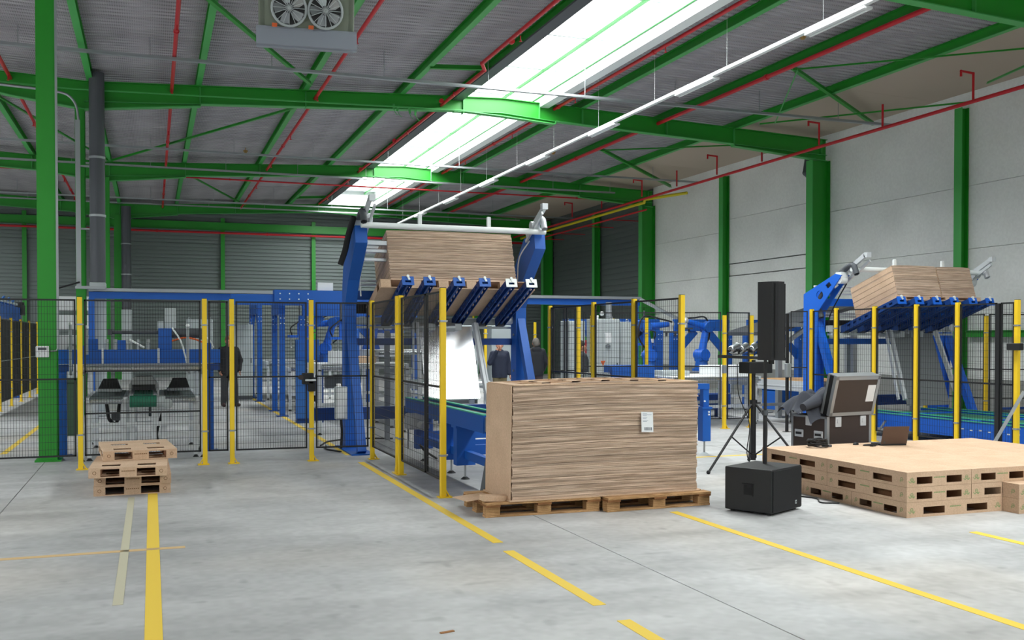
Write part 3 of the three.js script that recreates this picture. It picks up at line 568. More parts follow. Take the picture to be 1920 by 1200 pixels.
// flight case behind the stage
{
  const c = thing('flight_case', 'black flight case with aluminium edges and open lid behind the stage', 'case', [8.37, 0, 10.72], R(8));
  const w = .78, h = .74, l = .62, e = .035;
  mesh('body_panel', [ext(-w / 2, w / 2, .08, h, -l / 2, -l / 2 + .012), ext(-w / 2, w / 2, .08, h, l / 2 - .012, l / 2), ext(-w / 2, -w / 2 + .012, .08, h, -l / 2, l / 2), ext(w / 2 - .012, w / 2, .08, h, -l / 2, l / 2), ext(-w / 2, w / 2, .08, .095, -l / 2, l / 2)], M.brownPanel, c);
  const ed = []; for (const x of [-1, 1]) { for (const d of [-1, 1]) ed.push(ext(x * (w / 2 - e / 2) - e / 2 - .003, x * (w / 2 - e / 2) + e / 2 + .003, .07, h, d * l / 2 - .006, d * l / 2 + .006), ext(x * w / 2 - .006, x * w / 2 + .006, .07, h, d * (l / 2 - e / 2) - e / 2, d * (l / 2 - e / 2) + e / 2)); }
  for (const d of [-1, 1]) ed.push(ext(-w / 2, w / 2, .075, .1, d * l / 2 - .006, d * l / 2 + .006)); for (const x of [-1, 1]) ed.push(ext(x * w / 2 - .006, x * w / 2 + .006, .075, .1, -l / 2, l / 2), ext(x * w / 2 - .006, x * w / 2 + .006, h - .028, h, -l / 2, l / 2));
  mesh('edge_profile', ed, M.zinc, c);
  for (const d of [-.17, .17]) { const hd = mesh('handle', rbox(.016, .1, .15, .006, -w / 2 - .004, .5, d), M.alu, c); mesh('grip', box(.022, .03, .1, -w / 2 - .008, .5, d), M.black, hd); }
  for (const x of [-.2, .24]) mesh('latch', [rbox(.1, .13, .016, .005, x, .67, -l / 2 - .006), box(.05, .05, .01, x, .68, -l / 2 - .018)], M.alu, c); mesh('latch', rbox(.016, .12, .1, .005, -w / 2 - .006, .67, 0), M.alu, c);
  for (const [x, d] of [[-.3, -.22], [.3, -.22], [-.3, .22], [.3, .22]]) mesh('caster', [cyl(.04, .03, x, .04, d, 14, .04, 0, 0, Math.PI / 2), box(.06, .03, .06, x, .07, d)], M.rubber, c);
  const ld = new THREE.Group(); ld.name = 'lid'; ld.position.set(.02, h + .01, l / 2 + .004); ld.rotation.x = R(14); c.add(ld);
  mesh('lid_panel', ext(-w / 2, w / 2, 0, .52, -.012, 0), M.lidPanel, ld);
  mesh('lid_rim', [ext(-w / 2, -w / 2 + .012, 0, .52, 0, .13), ext(w / 2 - .012, w / 2, 0, .52, 0, .13), ext(-w / 2, w / 2, .508, .52, 0, .13), ext(-w / 2, w / 2, 0, .012, 0, .13)], M.black, ld);
  const le = []; for (const [a, b, q, r] of [[-w / 2, -w / 2 + .045, 0, .52], [w / 2 - .045, w / 2, 0, .52], [-w / 2, w / 2, .475, .52], [-w / 2, w / 2, 0, .045]]) le.push(ext(a, b, q, r, -.018, -.008)); le.push(ext(-w / 2 - .006, -w / 2 + .004, 0, .52, -.018, .03), ext(-w / 2 - .006, -w / 2 + .004, 0, .52, .1, .135), ext(-w / 2, w / 2, .515, .528, -.018, .135));
  mesh('lid_edge', le, M.zinc, ld); mesh('case_sticker', ext(.2, .34, .18, .4, -.0135, -.012), M.white, ld);
  // cloth bundled over the open case
  const cl = new THREE.PlaneGeometry(1.0, .9, 34, 30), p = cl.attributes.position;
  for (let i = 0; i < p.count; i++) { const u = p.getX(i) + .5, v = p.getY(i) / .9 + .5;
    const f = vnoise(u * .99, v * .99, 5, 71) * .2 + vnoise(u * .99, v * .99, 9, 72) * .1;
    const x = -.46 + u * .72, dd = -.3 + v * .62 + .05 * Math.sin(u * 9), y = .78 + .1 * v + f + (u < .25 ? -(.25 - u) * .5 : 0) + .3 * Math.max(0, u - .45) * (1 - u) * 3 - Math.abs(v - .5) * .1;
    p.setXYZ(i, x - (u < .25 ? (.25 - u) * .5 : 0), y, -dd); }
  cl.computeVertexNormals(); const under = cl.clone().translate(0, -.012, 0);
  cl.scale(.8, .8, .8).translate(.02, .17, -.06); const ct = thing('black_cloth', 'crumpled dark cloth bundled on the open flight case', 'cloth', [8.33, 0, 10.75], R(8)); M.cloth.side = THREE.DoubleSide; mesh('cloth_fold', [cl, under], M.cloth, ct);
  mesh('cloth_roll', [rod([-.62, .86, -.2], [-.1, 1.0, -.12], .05, 10, .11), ball(.11, -.1, 1.0, -.12)], M.cloth, ct);
  mesh('strap', hose([[-.12, 1.02, -.2], [-.1, .92, -.28], [-.16, .84, -.31], [-.24, .8, -.32]], .012), M.white, ct);
}
// on the stage
const SY = .4395;
{
  const l = thing('laptop', 'open laptop seen from behind its lid on the stage', 'laptop', [8.42, SY, 9.62], R(-10));
  mesh('base', rbox(.34, .018, .23, .006, 0, .01, .1), M.black, l); mesh('lid', rbox(.34, .225, .008, .003, 0, .128, -.045, R(16)), M.laptop, l); mesh('keyboard', box(.28, .003, .1, 0, .0195, .07), M.greyDark, l); mesh('lid_badge', box(.02, .02, .002, -.13, .04, -.026, R(16)), M.greyDark, l);
  const c = thing('cable_heap', 'small heap of black cable on the stage left corner', 'cable', [7.42, SY, 9.75]); const hs = [];
  for (let k = 0; k < 7; k++) { const pts = []; for (let i = 0; i <= 14; i++) { const a = i / 14 * 6.28 + k; pts.push([Math.cos(a) * (.1 + .035 * rnd()) + rnd(-.01, .01), .012 + k * .012 + rnd(0, .02), Math.sin(a) * (.07 + .03 * rnd())]); } hs.push(hose(pts, .009, 40, 6)); }
  mesh('cable_loops', hs, M.rubber, c); mesh('plug', rbox(.05, .03, .03, .008, .16, .016, -.02), M.greyDark, c);
  const m = thing('mouse', 'small dark mouse lying on the stage left of the laptop', 'mouse', [8.06, SY, 9.85], R(-60)); mesh('shell', ball(.05, 0, .004, 0, .62, .5, 1.1, 14), M.black, m); mesh('wheel', cyl(.008, .008, 0, .026, -.025, 10, .008, 0, 0, Math.PI / 2), M.greyDark, m);
  const a = thing('laptop_cable', 'black power cable lying left of the laptop', 'cable', [0, SY, 0]); mesh('wire', hose([[8.27, .008, 9.7], [8.2, .012, 9.66], [8.15, .008, 9.74], [8.05, .008, 9.7], [8.12, .01, 9.64]], .008, 30), M.rubber, a); mesh('adapter', rbox(.09, .03, .045, .006, 8.12, .016, 9.62, 0, .4), M.black, a);
  const f = thing('floor_cable', 'thin dark cable on the floor between subwoofer and stage', 'cable'); mesh('wire', hose([[6.3, .008, 8.9], [6.6, .008, 9.05], [6.72, .008, 8.85], [6.6, .008, 8.6], [6.75, .008, 8.5]], .008, 30), M.rubber, f);
}
// ---------------------------------------------------------------- guard fences
const FH = 2.26;
const postProto = (() => {
  const g = thing('fence_post', 'x', 'fence post', [0, 0, 0]);
  mesh('tube', rbox(.062, FH + .02, .062, .006, 0, (FH + .02) / 2, 0), M.yellow, g);
  mesh('base_plate', [box(.15, .012, .12, .02, .006, 0), box(.012, .1, .06, .045, .05, 0, 0, 0, R(30))], M.yellow, g);
  for (const y of [.46, 1.92]) mesh('panel_clamp', [box(.072, .022, .072, 0, y, 0), cyl(.01, .11, 0, y, 0, 8, .01, 0, 0, Math.PI / 2)], M.zinc, g);
  mesh('post_cap', box(.058, .006, .058, 0, FH + .022, 0), M.black, g);
  return g;
})();
let postUsed = false;
const post = (x, d, label, group, turn = 0, h) => { const c = postUsed ? copy(postProto, [x, 0, d], turn, label, group) : postProto; postUsed = true; c.position.set(x, 0, -d); c.rotation.y = turn; c.userData.label = label; if (group) c.userData.group = group; if (h) c.scale.y = h; return c; };
const panelCache = {};
function panel(a, b, label, mids = [1.2], group, dense = 0, y0 = .18, y1 = FH - .01) {
  const L = Math.hypot(b[0] - a[0], b[1] - a[1]), turn = Math.atan2(b[1] - a[1], b[0] - a[0]), pos = [(a[0] + b[0]) / 2, 0, (a[1] + b[1]) / 2];
  const key = L.toFixed(2) + mids + dense; if (panelCache[key]) return copy(panelCache[key], pos, turn, label, group);
  const g = thing('mesh_fence', label, 'fence panel', pos, turn, group), f = .022;
  for (const s of [-1, 1]) mesh('frame_upright', ext(s * (L / 2 - f / 2) - f / 2, s * (L / 2 - f / 2) + f / 2, y0, y1, -f / 2, f / 2), M.black, g);
  mesh('frame_rail', ext(-L / 2, L / 2, y0, y0 + f, -f / 2, f / 2), M.black, g); mesh('frame_rail', ext(-L / 2, L / 2, y1 - f, y1, -f / 2, f / 2), M.black, g);
  for (const m of mids) mesh('middle_rail', ext(-L / 2, L / 2, m - .011, m + .011, -f / 2, f / 2), M.black, g);
  const ws = [], nx = Math.max(2, Math.round(L / (dense ? .034 : .05))), ny = Math.round((y1 - y0) / .1), r = dense ? .002 : .0014;
  for (let i = 1; i < nx; i++) { const x = -L / 2 + L * i / nx; ws.push(ext(x - r, x + r, y0, y1, -r, r)); }
  for (let i = 1; i < ny; i++) { const y = y0 + (y1 - y0) * i / ny; ws.push(ext(-L / 2, L / 2, y - r, y + r, -r - .004, r - .004)); }
  mesh('wire_mesh', ws, M.black, g);
  return panelCache[key] = g;
}
// front fence, along x
post(-.89, 14.18, 'yellow fence post right beside the green column with the control box');
post(.68, 14.18, 'yellow fence post right of the left machine, first of a close pair', 0, R(180));
post(1.04, 14.17, 'yellow fence post at the hinge side of the mesh gate, second of a close pair');
post(2.12, 14.1, 'yellow fence post carrying the dark gate lock');
post(2.97, 14.0, 'yellow corner fence post where front fence meets side fence, left of the lifting machine');
panel([-2.46, 14.16], [-.94, 14.16], 'black wire mesh fence panel at the left edge, in front of the green column', [1.2], 0, 1);
panel([-.84, 14.18], [.63, 14.18], 'black wire mesh fence panel in front of the left conveyor machine', [1.3, .74], 0, 1);
panel([.73, 14.18], [.99, 14.18], 'narrow black wire mesh panel between two close yellow posts', [1.2], 0, 1);
panel([1.09, 14.16], [2.06, 14.11], 'black wire mesh gate in front of the standing worker', [1.2], 0, 1);
panel([2.18, 14.09], [2.92, 14.02], 'black wire mesh fence panel between gate lock and corner post', [1.2], 0, 1);
{
  const l = thing('gate_lock', 'dark gate lock box with a grey handle on the yellow post', 'lock', [2.08, 1.15, 14.03]);
  mesh('housing', [rbox(.16, .16, .09, .012, -.02, .02, 0), rbox(.1, .2, .09, .012, .03, -.06, 0)], M.black, l); mesh('bolt_handle', rbox(.15, .03, .03, .01, .01, .0, -.06), M.alu, l); mesh('release_knob', cyl(.035, .05, -.12, .04, -.02, 14, .035, Math.PI / 2), M.brownPanel, l);
}
// left side fence of the lifting machine
post(2.97, 12.42, 'yellow fence post in mid side fence, farther of the close pair', 0, R(90));
post(2.97, 12.26, 'yellow fence post in mid side fence, nearer of the close pair', 0, R(90));
post(2.97, 10.33, 'yellow fence post ending the side fence, nearest of all the yellow posts');
panel([2.97, 13.95], [2.97, 12.47], 'black wire mesh side panel just behind the front corner post', [1.2], 0, 1);
panel([2.97, 12.21], [2.97, 11.05], 'black wire mesh door in the side fence before the blue conveyor', [1.2], 0, 1);
panel([2.97, 10.99], [2.97, 10.38], 'short black wire mesh panel beside the nearest yellow post', [1.2], 0, 1);
// right side fence of the lifting machine
post(6.26, 10.93, 'tall yellow fence post ending the right side fence, above the big cardboard stack'); post(6.24, 12.19, 'yellow fence post second from the near end of the right side fence', 0, R(90)); post(6.22, 13.47, 'yellow fence post before the large grey cabinet', 0, R(90));
post(6.2, 15.15, 'yellow fence post at the far end of the right side fence', 0, R(90)); post(6.78, 15.3, 'yellow fence post in front of the worker in the grey coat');
panel([6.26, 10.98], [6.24, 12.14], 'black wire mesh panel at the near end of the right side fence', [1.2]); panel([6.24, 12.24], [6.22, 13.42], 'black wire mesh panel in the middle of the right side fence', [1.2]); panel([6.22, 13.52], [6.2, 15.1], 'black wire mesh panel at the far end of the right side fence', [1.2]);
panel([6.27, 15.18], [6.5, 15.22], 'narrow black mesh gate leaf left of the worker in the grey coat', [1.2]); panel([6.53, 15.23], [6.72, 15.28], 'narrow black mesh gate leaf nearest the worker in the grey coat', [1.2]);
// fence behind, between the two lifting machines
post(10.37, 16.47, 'yellow fence post with a grey band left of the spotlights', 0, 0, .96); post(11.0, 16.5, 'yellow fence post behind the column speaker', 0, R(90), .96);
tag(mesh('post_band', rbox(.068, .16, .068, .006, 10.37, 1.15, 16.47), M.zinc), 'grey sleeve around the yellow post left of the spotlights', 'band');
panel([7.9, 17.6], [10.31, 16.5], 'black wire mesh panel behind the blue portal frames', [1.2]);
panel([10.43, 16.47], [10.95, 16.5], 'black wire mesh panel right of the banded yellow post', [1.2]);
panel([11.16, 15.47], [11.4, 15.28], 'black mesh door left of the right lifting machine', [1.2]);
{ const g = thing('gate_post', 'slim black gate post left of the right lifting machine', 'fence post', [11.11, 0, 15.5]); mesh('tube', box(.045, 2.2, .045, 0, 1.1, 0), M.black, g); mesh('lock_box', rbox(.1, .26, .08, .012, -.02, 1.15, -.05), M.zinc, g); mesh('base_plate', box(.12, .01, .1, 0, .005, 0), M.black, g); }
for (const [x, d, l] of [[10.5, 19.9, 'slim yellow post before the red and green wall behind the grey cabinet'], [10.18, 26.0, 'slim yellow post above the worker with grey hair'], [7.53, 22.5, 'slim yellow post beside the worker holding a phone'], [10.1, 20.8, 'slim yellow post at the right edge of the large grey cabinet'], [8.5, 18.5, 'slim yellow post left of the large grey cabinet'], [10.0, 21.6, 'short looking yellow post left of the robot arms']]) post(x, d, l, 0, 0, .97);
// fence of the right lifting machine, along the hall
const RX = 11.45;
[[10.62, 'yellow fence post at the right edge carrying a dark lock'], [11.71, 'yellow fence post right of the laptop, third counting from the right edge'], [12.57, 'yellow fence post just above the laptop lid'], [13.54, 'yellow fence post behind the open case lid'], [14.53, 'yellow fence post above the dark cloth'], [15.23, 'yellow fence post against the blue column of the right machine']].forEach(([d, l]) => post(RX, d, l, 0, R(90)));
{ const g = thing('gate_post', 'slim black gate post near the right edge', 'fence post', [RX, 0, 10.94]); mesh('tube', box(.05, 2.24, .05, 0, 1.12, 0), M.black, g); mesh('base_plate', box(.12, .01, .1, 0, .005, 0), M.black, g); mesh('hinge', [cyl(.02, .06, .03, .5, 0, 8), cyl(.02, .06, .03, 1.9, 0, 8)], M.zinc, g); }
const RP = [[15.18, 14.58, 'black wire mesh panel behind the dark cloth'], [14.48, 13.59, 'black wire mesh panel left of the steel chute of the right machine'], [13.49, 12.62, 'black wire mesh panel before the steel chute of the right machine'], [12.52, 11.76, 'black wire mesh panel right of the laptop'], [11.66, 10.98, 'black wire mesh gate leaf near the right edge'], [10.9, 10.67, 'narrow black wire mesh panel beside the rightmost post']];
for (const [a, b, l] of RP) panel([RX, a], [RX, b], l, [1.08]);
post(16.3, 15.9, 'yellow fence post before the white wall behind the right machine', 0, 0, .97); post(16.2, 17.5, 'yellow fence post showing between the chute and twin blue legs of the right machine', 0, 0, .97);
panel([16.25, 17.45], [16.3, 15.95], 'black wire mesh panel before the white wall behind the right machine', [1.1, .5]); panel([16.36, 15.88], [18.3, 15.2], 'black wire mesh panel before the white wall at the right edge', [1.1, .5]);
{ const l = thing('gate_lock', 'dark lock box on the rightmost yellow post', 'lock', [11.37, 1.62, 10.58], R(90)); mesh('housing', rbox(.22, .1, .09, .012, .0, .0, 0), M.black, l); mesh('bolt_handle', rbox(.12, .03, .03, .01, .04, .03, -.05), M.alu, l); }
{ const b = thing('leaning_bar', 'grey bar standing aslant at the right edge behind the stage', 'bar'); mesh('profile', bar([11.0, .02, 10.75], [11.4, 1.0, 10.45], .04, .04), M.zinc, b); }
// far left fence seen along its length
for (let i = 0; i < 6; i++) post(-3.42 + (i - 2) * -.0, 24.3 + i * 2.05, `${['nearest', 'second', 'third', 'fourth', 'fifth', 'farthest'][i]} yellow post of the dark fence row on the far left`, 0, R(90));
for (let i = 0; i < 5; i++) { const d = 24.35 + i * 2.05, g = thing('mesh_fence', `${['nearest', 'second', 'third', 'fourth', 'farthest'][i]} dark panel of the fence row on the far left`, 'fence panel', [-3.42, 0, d + .97], R(90)); mesh('sheet', ext(-.95, .95, .22, 2.2, -.004, .004), M.blackMatte, g); mesh('frame_rail', [ext(-.96, .96, .2, .224, -.012, .012), ext(-.96, .96, 2.2, 2.224, -.012, .012)], M.black, g); mesh('middle_rail', ext(-.96, .96, 1.19, 1.21, -.014, .014), M.zinc, g); }
// ---------------------------------------------------------------- the two lifting machines
function lifter(c) {
  const g = thing('lifting_machine', c.label, 'machine', [c.x, 0, c.d]), h = c.half, B = c.blue;
  // portal with flared heads leaning toward the near side
  for (const s of [-1, 1]) {
    const pr = c.profile || [[.1, 0], [.1, 2.45], [.0, 2.85], [-.52, 3.36], [-.98, 3.42], [-1.02, 3.16], [-.42, 2.64], [-.15, 2.25], [-.16, 0]];
    const cg = new THREE.Group(); cg.name = 'column'; g.add(cg);
    // plate outline runs [toward viewer, up]
    const out = pr.map(p => [-p[0] * -1, p[1]]);
    const hl = c.holes ? [circPts(-.28, 3.06, .1), [[-.5, 3.18], [-.62, 3.26], [-.55, 3.34], [-.44, 3.27]]] : [];
    const q = c.hs || 1, sc = v => v.map(e => [e[0], e[1] * q]);
    if (c.holes) { for (const e of [-.08, .08]) mesh('head_plate', sidePlate(sc(out), .02, 0, hl.map(sc)).translate(s * h + e, 0, 0), B, cg); mesh('box_section', ext(s * h - .07, s * h + .07, .01, 2.3 * q, -.14, .18), B, cg); }
    else mesh('box_section', sidePlate(sc(out), .18, 0).translate(s * h, 0, 0), B, cg);
    mesh('foot_plate', ext(s * h - .17, s * h + .17, 0, .02, -1.1, .3), B, cg);
    for (const y of [.6, 1.2, 1.8, 2.3]) mesh('bolt', [cyl(.018, .03, s * h + (s > 0 ? -.095 : .095), y, -.05, 8, .018, 0, 0, Math.PI / 2), cyl(.018, .03, s * h + .095, y, .08, 8, .018, 0, 0, Math.PI / 2)], M.zinc, cg);
    mesh('diagonal_brace', bar([s * h + (s > 0 ? .03 : 0), .03, -.98], [s * h, 2.05, -.1], .13, .12), B, g);
    // drive gear on the head
    const hg = new THREE.Group(); hg.name = 'head_gear'; hg.position.y = ((c.hs || 1) - 1) * 3.4; g.add(hg);
    mesh('chain_guide', [hose([[s * h - .02, 2.7, -.25], [s * h - .02, 2.95, -.15], [s * h, 3.3, -.45], [s * h, 3.55, -.85], [s * h, 3.62, -1.1], [s * h, 3.45, -1.2]], .05, 30, 8)], s < 0 ? M.greyDark : M.alu, hg);
    mesh('guide_arm', [bar([s * (h - .06), 3.4, -.6], [s * (h - .06), 3.78, -1.35], .05, .08), bar([s * (h - .12), 3.3, -.7], [s * (h - .12), 3.68, -1.4], .03, .05), rod([s * (h - .02), 3.52, -1.0], [s * (h - .16), 3.52, -1.0], .07, 14), box(.09, .09, .09, s * (h - .08), 3.78, -1.38)], M.alu, hg);
    mesh('bearing', [cyl(.08, .14, s * h, 3.38, -.8, 18, .08, 0, 0, Math.PI / 2), box(.16, .1, .16, s * h, 3.46, -.8)], M.whiteTrunk, hg);
    mesh('air_hose', [hose([[s * h - s * .1, 3.3, -.8], [s * h - s * .16, 3.05, -.5], [s * h - s * .12, 2.7, -.3], [s * h - s * .14, 2.4, -.25]], .012)], c.hose || M.whiteTrunk, hg);
  }
  mesh('rear_belt', ext(-h + .1, h - .1, 2.14 * (c.hs ? .9 : 1), 2.33 * (c.hs ? .9 : 1), .24, .3), M.black, g);
  if (!c.hs) { mesh('drag_chain', hose([[-h - .1, 3.55, -.95], [-h - .16, 3.3, -.85], [-h - .2, 3.05, -.75], [-h - .26, 2.85, -.7]], .045, 20, 6), M.blackMatte, g); mesh('roller_profile', [rbox(.5, .07, .12, .01, -h + .36, 3.2, -.62), rbox(.5, .05, .1, .01, -h + .34, 3.08, -.6), rbox(.36, .05, .08, .01, -h + .3, 2.95, -.56)], M.alu, g); }
  mesh('top_tube', rod([-h - .02, c.barY, -1.08], [h + .06, c.barY, -1.08], .045, 14), M.whiteTrunk, g);
  for (const x of [-.55, .55]) mesh('tube_stub', [rbox(.06, .2, .05, .008, x, c.barY + .1, -1.06)], M.whiteTrunk, g);
  for (const [y, d] of [[3.28, .1], [3.2, .1], [3.12, .1], [2.66, .12], [2.60, .12]]) mesh('back_profile', rbox(2 * h - .16, .035, .06, .006, 0, y * (c.hs || 1), d), M.alu, g);
  mesh('cross_beam', ext(-h + .07, h - .07, 2.36, 2.5, .02, .16), B, g);
  mesh('cross_beam', ext(-h + .07, h - .07, 1.63, 1.74, .05, .17), c.blue2, g);
  mesh('lower_beam', ext(-h - (c.left || 0), h - .07, .42, .62, .3, .42), M.blueDark, g);
  // pivot beam with drums and gear motors
  mesh('pivot_beam', [rbox(2 * h - .1, .12, .12, .01, 0, c.farY - .05, c.farD - c.d + .06), ext(-h + .08, h - .08, c.farY - .17, c.farY - .13, c.farD - c.d - .05, c.farD - c.d + .12)], M.greyPaint, g);
  for (const x of [-.72, .1]) { const m = mesh('gear_motor', [cyl(.09, .2, c.plateX + x * .55, c.farY - .16, c.farD - c.d - .14, 18, .09, 0, 0, Math.PI / 2), rbox(.14, .16, .16, .02, c.plateX + x * .55 + .16, c.farY - .16, c.farD - c.d - .12), cyl(.04, .3, c.plateX + x * .55 - .16, c.farY - .16, c.farD - c.d - .14, 12, .04, 0, 0, Math.PI / 2)], M.zinc, g); void m; }
  mesh('end_roller', cyl(.07, .1, h - .14, c.farY - .02, c.farD - c.d - .12, 16, .07, 0, 0, Math.PI / 2), M.alu, g);
  // smooth steel chute below
  const px = c.plateX;
  const cd = c.farD - c.d - .62;
  mesh('chute', bar([px, c.farY - .14, cd + .45], [px, c.chuteY || .77, cd - .02], c.plateW, .012), c.chute, g);
  for (const s of [-1, 1]) { mesh('chute_rail', [bar([px + s * (c.plateW / 2 + .03), c.farY - .08, cd + .4], [px + s * (c.plateW / 2 + .12), .62, cd - .1], .05, .08), bar([px + s * (c.plateW / 2 + .09), c.farY - .08, cd + .45], [px + s * (c.plateW / 2 + .2), .62, cd - .02], .03, .06)], M.alu, g); }
  mesh('chute_support', [bar([px - c.plateW / 2 - .35, .02, c.farD - c.d + .6], [px - c.plateW / 2 - .35, c.farY - .2, c.farD - c.d + .6], .08), bar([px + c.plateW / 2 + .25, .02, c.farD - c.d + .6], [px + c.plateW / 2 + .25, c.farY - .2, c.farD - c.d + .6], .08)], M.zinc, g);
  // tilted fork table
  const L = Math.hypot(c.nearD - c.farD, c.nearY - c.farY), tilt = Math.atan2(c.nearY - c.farY, c.farD - c.nearD);
  c.forks.forEach((fx, i) => {
    const f = new THREE.Group(); f.name = 'fork'; f.position.set(fx - c.x, c.farY, -(c.farD - c.d)); f.rotation.x = -tilt; g.add(f);
    const slots = []; for (let k = 0; k < 8; k++) slots.push([[.18 + k * .165, -.075], [.27 + k * .165, -.075], [.27 + k * .165, -.035], [.18 + k * .165, -.035]]);
    const fp = [[-.02, -.13], [L * .6, -.115], [L, -.1], [L, -.005], [-.02, -.005]];
    for (const s of [-1, 1]) mesh('side_plate', plate(fp.map(p => [-p[0], p[1]]), .008, slots.map(h2 => h2.map(p => [-p[0], p[1]]))).rotateY(Math.PI / 2).translate(s * .075, 0, 0), M.blueDark, f);
    mesh('top_plate', box(.158, .008, L, 0, -.006, -L / 2), B, f);
    mesh('slide_rail', [box(.03, .03, L - .1, 0, -.1, -L / 2), box(.012, .06, L - .1, 0, -.06, -L / 2)], M.blueDark, f);
    for (let k = 0; k < 5; k++) mesh('rung', box(.15, .05, .01, 0, -.05, -(.3 + k * .28)), B, f);
    const e = mesh('end_plate', plate(rectPts(-.09, -.125, .09, .012), .014, [rectPts(-.045, -.085, .045, -.05)]).translate(0, 0, L + .008), c.endWhite.includes(i) ? M.whiteTrunk : B, f); void e;
    mesh('end_knob', [cyl(.022, .03, 0, .012, -L - .02, 10, .022, Math.PI / 2), box(.03, .05, .012, .012, -.02, -L - .02, 0, 0, .5)], M.whiteTrunk, f);
    mesh('pivot_block', rbox(.12, .12, .12, .01, 0, -.08, .02), M.greyDark, f);
  });
  return { tilt, L };
}
function tiltedPallet(label, x0, x1, c, dNear, depth, blocks, hb = .116) {
  const tilt = Math.atan2(c.nearY - c.farY, c.farD - c.nearD), y = c.farY + (c.farD - dNear) * Math.tan(tilt) + .006;
  const p = thing('cardboard_pallet', label, 'pallet', [(x0 + x1) / 2, y, dNear]); p.rotation.x = -tilt;
  const w = x1 - x0;
  mesh('bottom_sheet', box(w, .012, depth, 0, .006, depth / 2), M.kraft, p); mesh('top_sheet', box(w, .01, depth, 0, hb + .018, depth / 2), M.kraft, p);
  blocks.forEach(bx => { for (const z of [.06, depth / 2, depth - .06]) mesh('block', rbox(.16, hb, .12, .004, bx * w - w / 2, hb / 2 + .012, z), M.kraft, p); });
  mesh('side_wall', [box(.01, hb, depth * .55, -w / 2 + .006, hb / 2 + .012, depth * .5)], M.kraft, p);
  return { tilt, y: y + .14 * Math.cos(tilt), z: .14 * Math.sin(tilt) };
}
function tiltedStack(label, x0, x1, c, dNear, depth, n, t, lean, hp = .141) {
  const tilt = Math.atan2(c.nearY - c.farY, c.farD - c.nearD), y = c.farY + (c.farD - dNear) * Math.tan(tilt) + .006;
  const s = thing('cardboard_stack', label, 'cardboard stack', [(x0 + x1) / 2, y + hp * Math.cos(tilt), dNear + hp * Math.sin(tilt)]); s.rotation.x = -tilt;
  const i = new THREE.Group(); i.name = 'sheet_pile'; i.position.z = -depth / 2; s.add(i);
  sheetStack(n, x1 - x0, depth, t, .012, lean, .005, i);
  const nb = Math.round(n * t / .1);
  mesh('end_liner', [...Array(nb)].map((_, k) => box(.004, n * t / nb - .008, depth - .012, -(x1 - x0) / 2 - .003 + lean[0] * k / nb, (k + .5) * n * t / nb, depth / 2 - lean[1] * k / nb)), M.kraft, s);
}
{
  const C = { label: 'blue lifting machine at the centre holding a cardboard stack on six forks', x: 4.37, d: 15.6, half: 1.43, blue: M.blue, blue2: M.blueDark, barY: 3.42, nearD: 14.3, nearY: 2.64, farD: 15.78, farY: 2.07, forks: [3.57, 3.90, 4.36, 4.77, 5.20, 5.53], endWhite: [4, 5], plateX: .16, plateW: .9, chute: M.polish, left: .5 };
  lifter(C);
  tiltedPallet('cardboard pallet tilted on the forks of the central lifting machine', 3.24, 5.74, C, 14.66, 1.1, [.035, .225, .4, .58, .8, .965]);
  tiltedStack('tilted stack of brown cardboard sheets lifted on the central blue machine', 3.42, 5.46, C, 14.7, .95, 56, .0143, [-.02, .09]);
  const D = { label: 'blue lifting machine at the right behind the stage with a tilted two-part cardboard stack', x: 13.28, d: 15.6, half: 1.5, blue: M.blueBright, blue2: M.blue, hs: .833, holes: 1, profile: [[.2, 0], [.2, 3.1], [-.72, 3.5], [-.9, 3.46], [-.22, 2.68], [-.16, 0]], barY: 2.98, nearD: 13.72, nearY: 2.45, farD: 15.2, farY: 1.97, forks: [12.15, 12.53, 12.92, 13.31, 13.73, 14.12], endWhite: [], plateX: .28, plateW: 1.0, chuteY: .5, chute: M.chuteGrey, hose: M.black };
  lifter(D);
  tiltedPallet('cardboard pallet tilted on the forks of the right lifting machine', 12.24, 14.1, D, 13.86, 1.25, [.05, .33, .6, .95], .05);
  tiltedStack('broad left stack of brown sheets tilted on the right blue machine', 12.28, 13.24, D, 13.9, 1.15, 40, .0145, [-.01, .02], .075);
  tiltedStack('narrower right stack of brown sheets tilted on the right blue machine', 13.27, 14.03, D, 13.9, 1.15, 40, .0144, [-.01, .02], .075);
}
